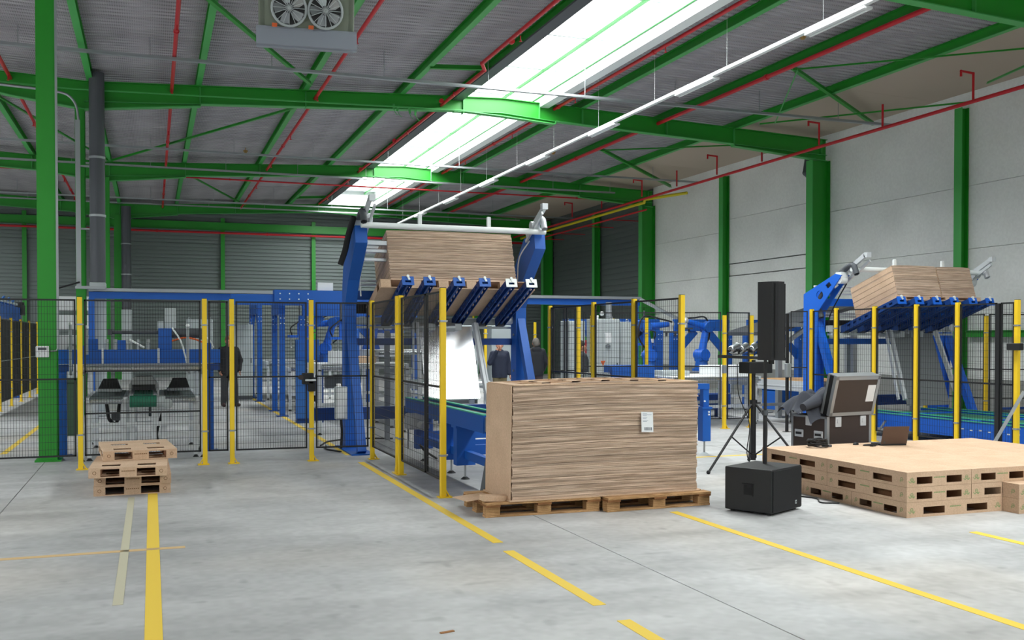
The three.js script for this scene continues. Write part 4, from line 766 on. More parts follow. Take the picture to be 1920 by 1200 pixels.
// ---------------------------------------------------------------- conveyors
function chainConveyor(label, x, dFar, dNear, y, h, w, legs, col, belt, gap = .26) {
  const g = thing('chain_conveyor', label, 'conveyor', [x, 0, (dFar + dNear) / 2]), L = dFar - dNear;
  for (const s of [0, 1]) {
    for (const k of [-1, 1]) mesh('side_beam', ext(s * w + k * gap / 2 - .02, s * w + k * gap / 2 + .02, y - h, y, -L / 2, L / 2), col, g);
    for (const k of [-1, 1]) mesh('belt_strip', ext(s * w + k * gap / 2 - .028, s * w + k * gap / 2 + .028, y, y + .014, -L / 2, L / 2), belt, g);
    mesh('chain_bed', ext(s * w - gap / 2 + .02, s * w + gap / 2 - .02, y - .06, y - .02, -L / 2, L / 2), M.greyDark, g);
    mesh('end_roller', [cyl(h * .42, gap, s * w, y - h / 2, -L / 2 - .02, 16, h * .42, 0, 0, Math.PI / 2)], M.zinc, g);
    for (const ld of legs) { const lg = mesh('leg', [ext(s * w - gap / 2, s * w + gap / 2 - .02, .18, y - h - .01, ld - .07, ld + .07), ext(s * w - gap / 2 - .02, s * w + gap / 2, y - h - .03, y - h, ld - .1, ld + .1)], col, g); mesh('foot_rod', cyl(.012, .2, s * w, .1, ld, 8), M.zinc, lg); mesh('foot_disc', cyl(.06, .03, s * w, .016, ld, 14, .025), M.rubber, lg); }
  }
  for (const ld of legs) mesh('cross_member', ext(0, w, .3, .42, ld - .04, ld + .04), col, g);
  mesh('long_member', ext(-.03, .05, .26, .36, -L / 2 + .2, L / 2 - .2), col, g);
  return g;
}
{
  const g = chainConveyor('blue chain conveyor with green strips running out of the central lifting machine', 3.62, 14.05, 10.45, .87, .2, 1.95, [1.3, -.05, -.65], M.blue, M.greenStrip);
  mesh('gear_motor', [cyl(.1, .34, -.2, .6, .9, 18, .1, Math.PI / 2), rbox(.2, .22, .22, .03, -.2, .58, 1.15), cyl(.06, .2, -.2, .56, .6, 14, .06, Math.PI / 2)], M.alu, g);
  mesh('motor_cable', hose([[0, .6, 1.3], [-.1, .4, 1.35], [-.06, .2, 1.2], [.1, .06, 1.0]], .015), M.rubber, g);
  mesh('guard_frame', pipe([[-.17, .16, 1.55], [-.17, .66, 1.55], [-.17, .66, 1.1]], .012, 6), M.zinc, g);
  const r = chainConveyor('long low blue conveyor with green strips in front of the right lifting machine', 12.35, 14.9, 8.6, .42, .26, 1.55, [2.2, .6, -1.2, -2.6], M.blueBright, M.greenStrip, .4);
  mesh('bolt_row', [...Array(9)].map((_, k) => box(.006, .02, .05, -.224, .3 - (k % 2) * .01, -.9 + k * .18)), M.whiteTrunk, r);
  mesh('cross_belt', ext(.24, 1.3, .36, .4, -2.9, 2.9), M.beltGreen, r);
  const k = thing('drive_unit', 'blue drive unit with many bolts below the right lifting machine', 'drive unit', [12.32, 0, 15.4]);
  mesh('housing', [ext(-.25, .1, .05, .62, -.2, .3), ext(-.3, .18, .05, .2, -.5, .4)], M.blueBright, k); mesh('gear_motor', [cyl(.09, .3, -.15, .34, -.4, 16, .09, Math.PI / 2), rbox(.18, .2, .16, .02, -.15, .34, -.2)], M.blue, k);
  mesh('bolt', [...Array(14)].map((_, i) => cyl(.022, .02, -.255, .14 + (i % 4) * .13, -.12 + Math.floor(i / 4) * .12, 8, .022, 0, 0, Math.PI / 2)), M.zinc, k); mesh('pipe_loop', hose([[-.3, .2, -.5], [-.34, .08, -.8], [-.34, .1, -1.3], [-.32, .3, -1.5]], .02), M.zinc, k);
  const l = thing('conveyor_stand', 'blue telescopic conveyor leg on a disc foot at the right end of the big stack', 'conveyor leg', [7.78, 0, 12.9]);
  mesh('inner_column', rbox(.1, .4, .1, .006, 0, .84, 0), M.blue, l); mesh('outer_column', [rbox(.14, .5, .14, .006, 0, .45, 0), box(.17, .03, .17, 0, .7, 0)], M.blue, l); mesh('bolt', [cyl(.014, .02, -.03, .8, -.055, 8, .014, Math.PI / 2), cyl(.014, .02, .03, .6, -.075, 8, .014, Math.PI / 2), cyl(.014, .02, .03, .64, -.075, 8, .014, Math.PI / 2)], M.whiteTrunk, l); mesh('foot_rod', cyl(.014, .2, 0, .1, 0, 8), M.zinc, l); mesh('foot_disc', cyl(.075, .03, 0, .016, 0, 16, .03), M.greyPaint, l);
  mesh('end_bracket', ext(-.9, .05, .98, 1.06, -.06, .06), M.blue, l);
}
function beltTable(label, x, d, w, l, h, turn = 0, o = {}) {    // aluminium profile table with a belt; w along x
  const g = thing('belt_conveyor', label, 'conveyor', [x, 0, d], turn, o.group), a = M.alu, th = o.th || .1;
  for (const s of [-1, 1]) mesh('side_rail', [ext(s * w / 2 - .03, s * w / 2 + .03, h - th, h, -l / 2, l / 2), ext(s * w / 2 - .036, s * w / 2 + .036, h - th * .62, h - th * .5, -l / 2, l / 2)], a, g);
  mesh('belt', [ext(-w / 2 + .035, w / 2 - .035, h - .025, h + .004, -l / 2 + .02, l / 2 - .02)], o.belt || M.belt, g);
  for (const s of [-1, 1]) mesh('end_roller', cyl(.045, w - .08, 0, h - .05, s * (l / 2 - .02), 14, .045, 0, 0, Math.PI / 2), M.steel, g);
  for (const sx of [-1, 1]) for (const sd of [-1, 1]) { const lg = mesh('leg', rbox(.07, h - th - .04, .07, .006, sx * (w / 2 - .02), (h - th + .04) / 2, sd * (l / 2 - .14)), a, g); mesh('foot', cyl(.045, .03, sx * (w / 2 - .02), .016, sd * (l / 2 - .14), 12, .02), M.rubber, lg); }
  for (const sd of [-1, 1]) mesh('cross_member', ext(-w / 2, w / 2, h * .35, h * .35 + .06, sd * (l / 2 - .14) - .025, sd * (l / 2 - .14) + .025), a, g);
  if (o.motor) mesh('gear_motor', [cyl(.06, .22, w / 2 - .1, h - .14, -l / 2 + .1, 16, .06, 0, 0, Math.PI / 2), rbox(.12, .12, .14, .015, w / 2 + .05, h - .14, -l / 2 + .1)], M.greyPaint, g);
  return g;
}
// ---------------------------------------------------------------- left conveyor machine behind the front fence
{
  const g = thing('gantry_frame', 'blue cross beam on two posts over the left conveyor machine', 'gantry', [-.21, 0, 15.95]);
  for (const x of [-1.04, 1.04]) { mesh('post', rbox(.13, 1.3, .13, .006, x, .65, 0), M.blue, g); mesh('base_plate', box(.26, .015, .2, x, .0075, 0), M.blueDark, g); mesh('head_plate', box(.3, .1, .16, x, 1.3, 0), M.blueDark, g); }
  mesh('cross_beam', ext(-1.2, 1.2, 1.36, 1.57, -.1, .1), M.blue, g);
  mesh('beam_joint', [ext(-.49, -.46, 1.34, 1.59, -.115, .11), ext(.29, .32, 1.34, 1.59, -.115, .11)], M.alu, g);
  for (const [x, y, w, h] of [[-.62, 1.57, .15, .16], [-.22, 1.57, .13, .14], [.4, 1.57, .2, .32], [1.0, 1.57, .14, .1], [-.74, 1.57, .1, .06]]) mesh('mount_block', rbox(w, h, .14, .006, x, y + h / 2, -.02), M.blue, g);
  mesh('air_cylinder', [rod([-.36, 1.83, -.04], [.3, 1.83, -.04], .028), rod([.5, 1.82, -.02], [.94, 1.82, -.02], .075, 14), box(.06, .09, .09, -.38, 1.83, -.04), box(.07, .16, .16, .93, 1.8, -.02)], M.greyDark, g);
  for (const [x, y0, y1] of [[-.9, 1.2, 1.95], [-.68, 1.5, 1.9], [.72, 1.24, 1.93]]) { mesh('guide_rod', rod([x, y0, -.3], [x, y1, -.3], .022), M.zinc, g); mesh('rod_cap', ball(.028, x, y1, -.3), M.whiteTrunk, g); }
  mesh('valve_box', [rbox(.16, .36, .12, .01, .48, 2.02, .06), rbox(.09, .16, .1, .01, .34, 1.92, .06)], M.greyPaint, g);
  mesh('air_hose', [hose([[.5, 1.9, -.1], [.62, 1.7, -.2], [.7, 1.4, -.25], [.74, 1.2, -.3]], .014), hose([[.94, 1.8, -.1], [1.05, 1.7, -.15], [1.1, 1.6, -.1]], .014), hose([[-.1, 1.72, -.12], [0, 1.66, -.16], [.1, 1.6, -.12]], .018)], M.whiteTrunk, g);
  mesh('orange_cable', [hose([[.5, 1.7, -.08], [.7, 1.75, -.1], [.9, 1.7, -.1], [1.0, 1.64, -.08]], .016)], M.orange, g);
  for (const x of [-.42, -.3, -.12, .02, .16]) mesh('fitting', [cyl(.03, .1, x, 1.62, -.08, 10), box(.05, .05, .05, x, 1.7, -.08)], M.zinc, g);
  beltTable('upper wide grey belt table under the blue cross beam at the left', -.12, 16.35, 1.68, 2.7, 1.36, 0, { th: .15, belt: M.chuteGrey });
  const L = beltTable('lower left belt conveyor of the left machine', -.61, 16.1, .50, 2.1, .9, 0, { th: .07 }); void L;
  beltTable('lower right belt conveyor of the left machine', .38, 16.1, .48, 2.1, .9, 0, { th: .07 });
  const m = beltTable('lower middle belt conveyor with a thick green end drum', -.12, 16.2, .33, 2.3, .93, 0, { belt: M.beltGreen, th: .09 });
  mesh('end_drum', cyl(.085, .36, 0, .84, -1.17, 22, .085, 0, 0, Math.PI / 2), M.beltGreen, m); mesh('gear_motor', [cyl(.08, .12, .24, .83, -1.17, 18, .08, 0, 0, Math.PI / 2), cyl(.07, .1, .33, .8, -1.2, 18, .07, Math.PI / 2), cyl(.035, .12, .33, .8, -1.24, 12, .035, Math.PI / 2)], M.greyPaint, m);
  for (const [x, w, l] of [[-.62, .3, 'black hopper box on the lower left belt'], [.4, .28, 'black hopper box on the lower right belt']]) { const b = thing('belt_box', l, 'box', [x, .91, 16.55]); mesh('tray', rbox(.36, .05, .3, .01, 0, .025, 0), M.alu, b); mesh('cover', plate([[-.16, .05], [.16, .05], [.11, .2], [-.09, .2]], .26), M.black, b); }
  { const b = thing('belt_hood', 'grey sloping hood over the lower middle belt', 'hood', [-.12, .935, 16.3]); mesh('hood', plate([[-.21, 0], [-.21, .1], [-.12, .22], [.12, .22], [.21, .1], [.21, 0], [.18, 0], [.17, .1], [-.17, .1], [-.18, 0]], .5), M.white, b); mesh('baffle', box(.34, .1, .012, 0, .05, .1), M.chuteGrey, b); }
  const un = thing('cable_bundle', 'dark cable bundle hanging below the left conveyors', 'cable', [0, 0, 15.4]);
  mesh('cable', [hose([[-.62, .8, 0], [-.58, .55, .05], [-.5, .5, .1], [-.45, .78, .1]], .025), hose([[.16, .72, 0], [.1, .5, .05], [.06, .3, .1], [.12, .1, .2]], .022), hose([[.66, .9, .1], [.74, .6, .1], [.72, .3, .1], [.66, .04, .15]], .018)], M.rubber, un);
  mesh('valve', box(.12, .12, .08, -.5, .6, .1), M.greyDark, un); mesh('valve', box(.1, .14, .08, .0, .66, .1), M.greyDark, un);
  const sp = thing('control_box', 'white control box with a dark display on the green column', 'control box', [-1.44, 1.55, 15.24]); mesh('housing', rbox(.17, .16, .05, .012, 0, 0, 0), M.white, sp); mesh('display', box(.11, .035, .004, 0, .04, -.026), M.greyDark, sp); mesh('button', [cyl(.008, .006, -.03, -.03, -.027, 8, .008, Math.PI / 2), cyl(.008, .006, .03, -.03, -.027, 8, .008, Math.PI / 2)], M.greyPaint, sp);
  const ct = thing('column_conduit', 'pale conduit running up the green column above the control box', 'conduit', [-1.24, 0, 15.24]); mesh('duct', box(.03, 5.3, .02, 0, 4.25, 0), M.zinc, ct); mesh('elbow', hose([[0, 1.62, 0], [-.02, 1.57, 0], [-.1, 1.56, 0]], .01), M.zinc, ct);
}
// ---------------------------------------------------------------- gantries, cabinets, robots behind
function portal(label, x0, d0, x1, d1, h, o = {}) {
  const g = thing('gantry_frame', label, 'gantry', [0, 0, 0], 0, o.group), c = o.mat || M.blue, w = o.w || .16;
  for (const [x, d] of [[x0, d0], [x1, d1]]) { mesh('post', rbox(w, h, w, .006, x, h / 2, d), c, g); mesh('base_plate', box(w * 2.1, .02, w * 1.9, x, .01, d), M.blueDark, g); mesh('bolt', [-1, 1].map(s => [box(.02, .02, .02, x + s * .04, h - .1, d - w / 2), box(.02, .02, .02, x + s * .04, h - .22, d - w / 2)]).flat(), M.whiteTrunk, g); }
  mesh('cross_beam', bar([x0, h + .14, d0], [x1, h + .14, d1], .14, .3), c, g);
  const u = Math.hypot(x1 - x0, d1 - d0), tx = (x1 - x0) / u, td = (d1 - d0) / u, gl = o.gusset || .5;
  [[x0, d0, 1], [x1, d1, -1]].forEach(([x, d, s]) => mesh('gusset', bar([x + s * tx * .02, h - gl, d + s * td * .02], [x + s * tx * gl, h, d + s * td * gl], .05, .2), c, g));
  return g;
}
portal('blue gantry of two posts near the gate, closest of the row behind the gate', 2.74, 22.5, 2.77, 24.24, 2.3, { gusset: .35, w: .12 });
portal('blue gantry of two posts deeper in the row behind the gate', 2.81, 28.15, 2.78, 30.04, 2.45, { gusset: .6, w: .13 });
portal('blue cross frame reaching right from the gantry posts behind the gate', 3.3, 23.3, 4.9, 23.4, 2.28, { gusset: .45 });
{
  const g = thing('overhead_beam', 'long blue beam with bolted joints reaching from gantry row to central lifting machine', 'beam', [0, 0, 0]);
  mesh('beam', ext(1.6, 3.2, 2.47, 2.7, 21.9, 22.1), M.blue, g); mesh('beam', ext(2.5, 4.4, 2.52, 2.8, 21.85, 22.15), M.blue, g); mesh('splice_bolt', [...Array(8)].map((_, k) => box(.025, .025, .02, 2.62 + (k % 4) * .2, 2.6 + (k > 3) * .12, 21.84)), M.whiteTrunk, g); mesh('post', [ext(4.2, 4.36, 0, 2.5, 21.9, 22.1)], M.blue, g); mesh('sign_box', rbox(.34, .18, .04, .006, 3.62, 2.89, 22), M.white, g);
  const p = thing('machine_post', 'wide blue box post standing behind the gate lock', 'post', [2.9, 0, 20.6]); mesh('front_plate', ext(-.13, .13, .1, 1.72, -.12, -.1), M.bluePale, p); mesh('box_section', ext(-.1, .2, 0, 1.72, -.1, .2), M.blueDark, p); mesh('top_box', ext(-.1, .34, 1.3, 1.72, -.14, .24), M.blue, p); mesh('side_post', ext(.3, .44, 0, 1.4, -.05, .15), M.blueDark, p);
  const r = thing('cable_rail', 'long blue rail carrying a grey cable tray across the whole machine hall', 'rail', [0, 0, 23.7]);
  mesh('beam', ext(-1.3, 12.3, 2.63, 2.78, .0, .12), M.blue, r); mesh('tray', [ext(-1.3, 12.3, 2.79, 2.86, -.08, .16), ext(-1.56, -.95, 2.83, 2.89, -.25, -.05)], M.zinc, r); mesh('sloping_tray', bar([12.3, 2.82, .05], [13.3, 2.1, -.9], .24, .07), M.zinc, r);
  for (const x of [-1.25, 6.1, 12.2]) mesh('post', [ext(x - .06, x + .06, 0, 2.63, 0, .12)], M.blue, r);
}
portal('blue portal frame with pointed gussets behind the spotlights', 12.6, 22.4, 14.2, 22.4, 1.95, { gusset: .62, w: .18 });
portal('blue portal frame with pointed gussets left of the spotlight stand', 11.0, 22.4, 12.15, 22.4, 1.95, { gusset: .62, w: .18 });
portal('blue portal frame ending beside the column speaker', 14.68, 22.2, 16.3, 22.2, 1.95, { gusset: .7, w: .2 });
portal('blue portal frame above the robot arms, farthest left of the row', 9.75, 22.9, 10.75, 22.9, 1.95, { gusset: .4, w: .14 });
function cabinet(label, x, d, w, h, l, turn, doors, o = {}) {
  const g = thing('electrical_cabinet', label, 'cabinet', [x, 0, d], turn, o.group);
  mesh('body', rbox(w, h - .1, l, .012, 0, (h + .1) / 2, 0), M.greyPaint, g); mesh('plinth', box(w - .03, .1, l - .03, 0, .05, 0), M.greyDark, g);
  for (let i = 0; i < doors; i++) { const dw = w / doors, dx = -w / 2 + dw * (i + .5); const dr = mesh('door', rbox(dw - .014, h - .14, .022, .005, dx, (h + .1) / 2, -l / 2 - .01), M.greyPaint, g); mesh('handle', rbox(.024, .14, .02, .005, dx + dw / 2 - .06, h * .52, -l / 2 - .03), M.greyDark, dr); }
  mesh('lifting_eye', [-1, 1].map(s => new THREE.TorusGeometry(.03, .01, 6, 12).translate(s * (w / 2 - .08), h + .03, 0)), M.zinc, g);
  return g;
}
cabinet('pale grey double cabinet behind the yellow post, left of the standing worker', 1.3, 30, .72, 2.3, .5, 0, 2);
cabinet('pale grey cabinet right of the standing worker', 2.42, 29.4, .62, 2.15, .5, 0, 1);
{
  const b = cabinet('large pale grey cabinet in the middle with a small sign and orange mark', 9.5, 20.1, .58, 2.18, .5, 0, 1);
  mesh('sign_plate', [box(.16, .02, .004, .0, 1.86, -.275), box(.02, .22, .004, .08, 1.76, -.275), box(.13, .2, .003, 0, 1.75, -.274)], M.white, b); mesh('ventilation_cone', cyl(.07, .05, 0, 1.6, -.275, 12, .02), M.greyDark, b); mesh('warning_mark', plate([[-.06, .03], [.06, .03], [0, -.08]], .004).translate(-.12, 1.22, .274), M.orange, b);
  mesh('top_lamp', [rbox(.16, .08, .12, .01, -.2, 2.22, 0), ball(.05, -.02, 2.3, 0)], M.white, b); mesh('junction_pipe', [rod([.2, 2.2, .1], [.2, 2.56, .1], .07, 14)], M.zinc, b);
}
cabinet('pale grey cabinet standing right behind the large grey cabinet', 10.1, 20.3, .38, 2.12, .5, 0, 1);
cabinet('pale grey cabinet left of the large one, behind the worker in the grey coat', 8.98, 20.6, .4, 2.14, .5, 0, 1);
cabinet('light grey cabinet behind the worker holding a phone', 7.7, 25.5, 1.1, 2.1, .5, 0, 2); cabinet('light grey cabinet behind the worker with grey hair', 9.0, 25.3, .9, 2.1, .5, 0, 1);
{ const b = thing('wall_box', 'grey switch box fixed low on the blue column right of the gate', 'switch box', [2.72, .5, 15.1]); mesh('housing', rbox(.18, .5, .13, .01, 0, .25, 0), M.greyPaint, b); mesh('cover', rbox(.16, .46, .012, .004, 0, .25, -.07), M.white, b); mesh('cable', hose([[0, 0, 0], [.02, -.2, .04], [.0, -.45, .0]], .02), M.rubber, b);
  const w = thing('white_machine', 'white louvered machine behind the green column on the left', 'machine', [-2.2, 0, 31]); for (const [y0, y1] of [[2.55, 2.95], [2.0, 2.42], [1.4, 1.85]]) mesh('cover', rbox(1.1, y1 - y0, .6, .02, 0, (y0 + y1) / 2, 0), M.white, w); mesh('frame', [ext(-.6, -.52, 0, 2.95, -.2, .2), ext(.52, .6, 0, 2.95, -.2, .2), ext(-.6, .6, .9, 1.2, -.3, .3)], M.greyPaint, w); mesh('fan_ring', new THREE.TorusGeometry(.12, .03, 8, 18).translate(.1, 1.45, .32), M.zinc, w);
  const q = thing('waste_bin', 'dark green bin behind the left blue post', 'bin', [-1.5, 0, 19.5]); mesh('body', plate([[-.24, 0], [.24, 0], [.28, .95], [-.28, .95]], .5), M.binGreen, q); mesh('rim', rbox(.62, .06, .56, .015, 0, .97, 0), M.binGreen, q); mesh('box_on_top', rbox(.4, .26, .35, .01, .05, 1.16, 0), M.greyPaint, q);
  const o = thing('wall_marker', 'green panel with a red band behind the robot arms', 'panel', [11.4, 0, 24.8]); mesh('panel', box(.9, 2.2, .05, 0, 1.1, 0), M.green, o); mesh('red_band', box(.2, .8, .06, -.25, 1.3, -.01), M.red, o);
  const t = thing('blue_machine', 'blue machine body on top of the dark fence row, far left', 'machine', [-3.75, 0, 28]); mesh('beam', ext(-.1, .1, 2.3, 2.66, -6, 4.5), M.blue, t); mesh('tube_row', [...Array(9)].map((_, k) => hose([[0, 2.66, -5 + k], [.08, 2.85, -4.8 + k], [0, 2.8, -4.5 + k], [0, 2.66, -4.4 + k]], .03, 12, 6)), M.bluePale, t); mesh('rail', ext(-.06, .06, 2.72, 2.78, -6, 4.2), M.alu, t); mesh('gear', [box(.3, .3, .8, 0, 2.6, 4.8), cyl(.12, .3, 0, 2.7, 5.3, 12)], M.black, t); mesh('leg', [ext(-.07, .07, 0, 2.3, -5, -4.86), ext(-.07, .07, 0, 2.3, 4.3, 4.44)], M.blue, t);
}
function robot(label, x, d, y0, s, turn, a1, a2, group) {
  const g = thing('robot_arm', label, 'robot', [x, y0, d], turn, group);
  const sh = [0, .42 * s, 0], el = [Math.sin(a1) * .72 * s, (.42 + Math.cos(a1) * .72) * s, 0], wr = [el[0] + Math.cos(a2) * .68 * s, el[1] + Math.sin(a2) * .68 * s, 0];
  mesh('base', [cyl(.24 * s, .06 * s, 0, .03 * s, 0, 20), cyl(.18 * s, .22 * s, 0, .17 * s, 0, 20, .15 * s), rbox(.28 * s, .24 * s, .3 * s, .04 * s, 0, .36 * s, 0)], M.blue, g);
  mesh('shoulder', cyl(.15 * s, .34 * s, 0, sh[1], 0, 20, .15 * s, Math.PI / 2), M.blueBright, g);
  mesh('lower_arm', [rod(sh, el, .11 * s, 14, .085 * s)], M.blueBright, g);
  mesh('elbow', [cyl(.13 * s, .3 * s, el[0], el[1], 0, 20, .13 * s, Math.PI / 2), rbox(.22 * s, .22 * s, .22 * s, .03 * s, el[0] - .12 * s, el[1] + .05 * s, 0)], M.blue, g);
  mesh('upper_arm', [rod(el, wr, .095 * s, 14, .06 * s)], M.blueBright, g); mesh('wrist', [ball(.09 * s, wr[0], wr[1], wr[2]), cyl(.06 * s, .16 * s, wr[0], wr[1] - .1 * s, 0, 14)], M.alu, g);
  mesh('gripper', [box(.34 * s, .04 * s, .2 * s, wr[0], wr[1] - .2 * s, 0), cyl(.03 * s, .1 * s, wr[0] - .12 * s, wr[1] - .26 * s, 0, 10), cyl(.03 * s, .1 * s, wr[0] + .12 * s, wr[1] - .26 * s, 0, 10)], M.greyDark, g);
  mesh('cable', [hose([[-.1 * s, .5 * s, -.16 * s], [el[0] - .25 * s, el[1] * .8, -.2 * s], [el[0] - .1 * s, el[1] + .25 * s, -.15 * s], [(el[0] + wr[0]) / 2, (el[1] + wr[1]) / 2 + .16 * s, -.12 * s], [wr[0], wr[1] + .05, -.08 * s]], .022 * s, 28, 6)], M.rubber, g);
  return g;
}
robot('blue robot arm reaching right below the blue portal frames', 11.1, 20.9, .95, .95, R(-8), -.15, .1);
robot('blue robot arm bending left below the blue portal frames', 12.7, 21.2, .95, .95, R(186), -.2, .25);
robot('blue robot arm behind the gate lock, left one of the pair', 4.15, 25.2, 1.1, .95, R(160), -.3, -.1);
robot('blue robot arm beside the left column of the central machine', 4.9, 23.2, 1.1, .95, R(20), .2, .4);
robot('blue robot arm showing between the posts of the side fence', 5.4, 26.5, 1.0, 1.0, R(200), -.1, .2);
beltTable('grey conveyor table with white cartons behind the gate lock', 3.62, 18.4, 1.6, 1.3, 1.28, 0, { th: .2, belt: M.white, motor: 1 });
beltTable('grey conveyor table behind the front blue gantry posts', 3.9, 25.5, 1.6, 3, 1.05, 0, { th: .2, belt: M.chuteGrey });
beltTable('grey conveyor table farther behind the gantry posts', 4.0, 30.5, 1.8, 3.5, 1.1, 0, { th: .2, belt: M.chuteGrey });
beltTable('tall layered conveyor behind the left column of the central machine', 5.0, 20.8, 1.3, 1.6, 1.5, 0, { th: .12, belt: M.white });
beltTable('white topped conveyor table at the spotlight stand', 10.6, 17.9, 2.0, 1.6, .98, 0, { th: .14, belt: M.white });
beltTable('grey conveyor below the robot arms', 12.0, 20.9, 3.2, .9, .95, 0, { th: .34, belt: M.chuteGrey });
beltTable('grey inspection table behind the central lifting machine', 5.6, 19.2, 1.4, 1.2, .9, 0, { th: .16 });
beltTable('low grey conveyor left of the right lifting machine', 12.7, 17.0, 1.5, 1.8, .9, 0, { th: .2, belt: M.wood });
{
  const c = (x, y, d, w, h, l, label, m = M.white) => { const g = thing('carton', label, 'carton', [x, y, d]); mesh('body', rbox(w, h, l, .006, 0, h / 2, 0), m, g); mesh('lid_flap', box(w * .98, .004, l * .48, 0, h + .002, l * .25), m, g); };
  c(3.2, 1.288, 18.1, .3, .22, .3, 'white carton on the conveyor table behind the gate lock'); c(3.75, 1.288, 18.2, .3, .12, .35, 'brown carton on the conveyor table behind the gate lock', M.kraft);
  c(11.2, .986, 17.7, .95, .2, .6, 'long white carton on the table at the spotlight stand'); c(10.0, .986, 17.9, .6, .1, .5, 'flat grey carton on the table left of the banded yellow post', M.greyPaint);
  const r = thing('panel_rack', 'slanting dark roof panel on grey posts left of the right lifting machine', 'rack', [13.6, 0, 19.2]); mesh('panel', bar([-.95, 1.85, 0], [1.3, 2.45, 0], 1.8, .08), M.greyDark, r); mesh('cross_rail', [ext(-.9, 1.4, 2.0, 2.08, -.95, -.87), bar([-.6, 1.6, -.9], [.3, 2.15, -.9], .08)], M.zinc, r); for (const x of [-.7, .0, 1.3]) mesh('post', rbox(.11, 2.02, .11, .006, x, 1.01, -.9), M.zinc, r); mesh('blue_crate', [rbox(.9, .55, .5, .01, -.3, .45, -.6), box(.9, .02, .52, -.3, .6, -.6)], M.blue, r);
  const s = thing('tool_trolley', 'dark blue low trolley under the table at the spotlight stand', 'trolley', [11.0, 0, 19.2]); mesh('body', rbox(2.2, .34, .5, .01, 0, .34, 0), M.blueDark, s); mesh('leg', [box(.08, .2, .08, -.9, .1, 0), box(.08, .2, .08, .9, .1, 0)], M.blueDark, s); mesh('drawer_front', [box(.7, .26, .02, -.7, .34, -.26), box(.7, .26, .02, .05, .34, -.26)], M.blue, s);
  const b = thing('control_desk', 'blue desk beside the robot arms above the big cardboard stack', 'desk', [9.05, 0, 17.9]); mesh('front_panel', rbox(.95, .45, .4, .01, 0, .98, 0), M.blue, b); mesh('leg', [box(.1, .76, .3, -.4, .38, 0), box(.1, .76, .3, .4, .38, 0)], M.blue, b); mesh('roller', [rod([-1.2, .98, -.1], [-.5, .98, -.1], .09, 18)], M.steel, b);
  const v = thing('pallet_conveyor', 'low dark blue conveyor end at the right edge behind the right machine', 'conveyor', [15.3, 0, 13.6]); mesh('side_beam', [ext(-.6, .9, .3, .46, -.5, -.44), ext(-.6, .9, .3, .46, .44, .5)], M.blueDark, v); mesh('bed', ext(-.58, .9, .38, .42, -.44, .44), M.greyDark, v); mesh('leg', [box(.08, .3, .08, -.5, .15, -.44), box(.08, .3, .08, .8, .15, -.44), box(.08, .3, .08, -.5, .15, .44)], M.blueDark, v);
}

// small equipment hanging and standing among the machines behind the gate
function toolHead(label, x, y, d, s, turn) {
  const g = thing('gripper_head', label, 'gripper', [x, y, d], turn);
  mesh('carrier', [box(.5 * s, .06, .16, 0, 0, 0), box(.08, .34, .08, 0, .2, 0)], M.blueBright, g);
  for (const q of [-.2, -.07, .07, .2]) mesh('suction_rod', [cyl(.012, .24, q * s, -.14, 0, 8), cyl(.035, .03, q * s, -.27, 0, 12, .02)], M.zinc, g);
  mesh('air_hose', [-.2, .07, .2].map((q, i) => hose([[q * s, .02, -.06], [q * s * 1.3, .2 + i * .05, -.12], [q * .4, .36, -.08], [0, .42, 0]], .016, 16, 6)), M.rubber, g);
  mesh('valve_block', [box(.16, .1, .1, .14 * s, .09, -.06)], M.alu, g); mesh('hanger', cyl(.025, .5, 0, .6, 0, 8), M.greyDark, g);
  return g;
}
toolHead('blue gripper head with hoses hanging left of the central machine column', 3.95, 1.75, 21.9, 1, 0);
toolHead('blue gripper head with hoses hanging just right of the gate lock post', 3.5, 1.8, 25.2, 1.2, R(20));
toolHead('blue gripper head with hoses behind the second fence post of the side fence', 5.3, 1.9, 22.6, 1, R(-20));
toolHead('blue gripper head hanging under the portal frame right of the tall yellow post', 11.7, 1.6, 22.3, 1, R(-20));
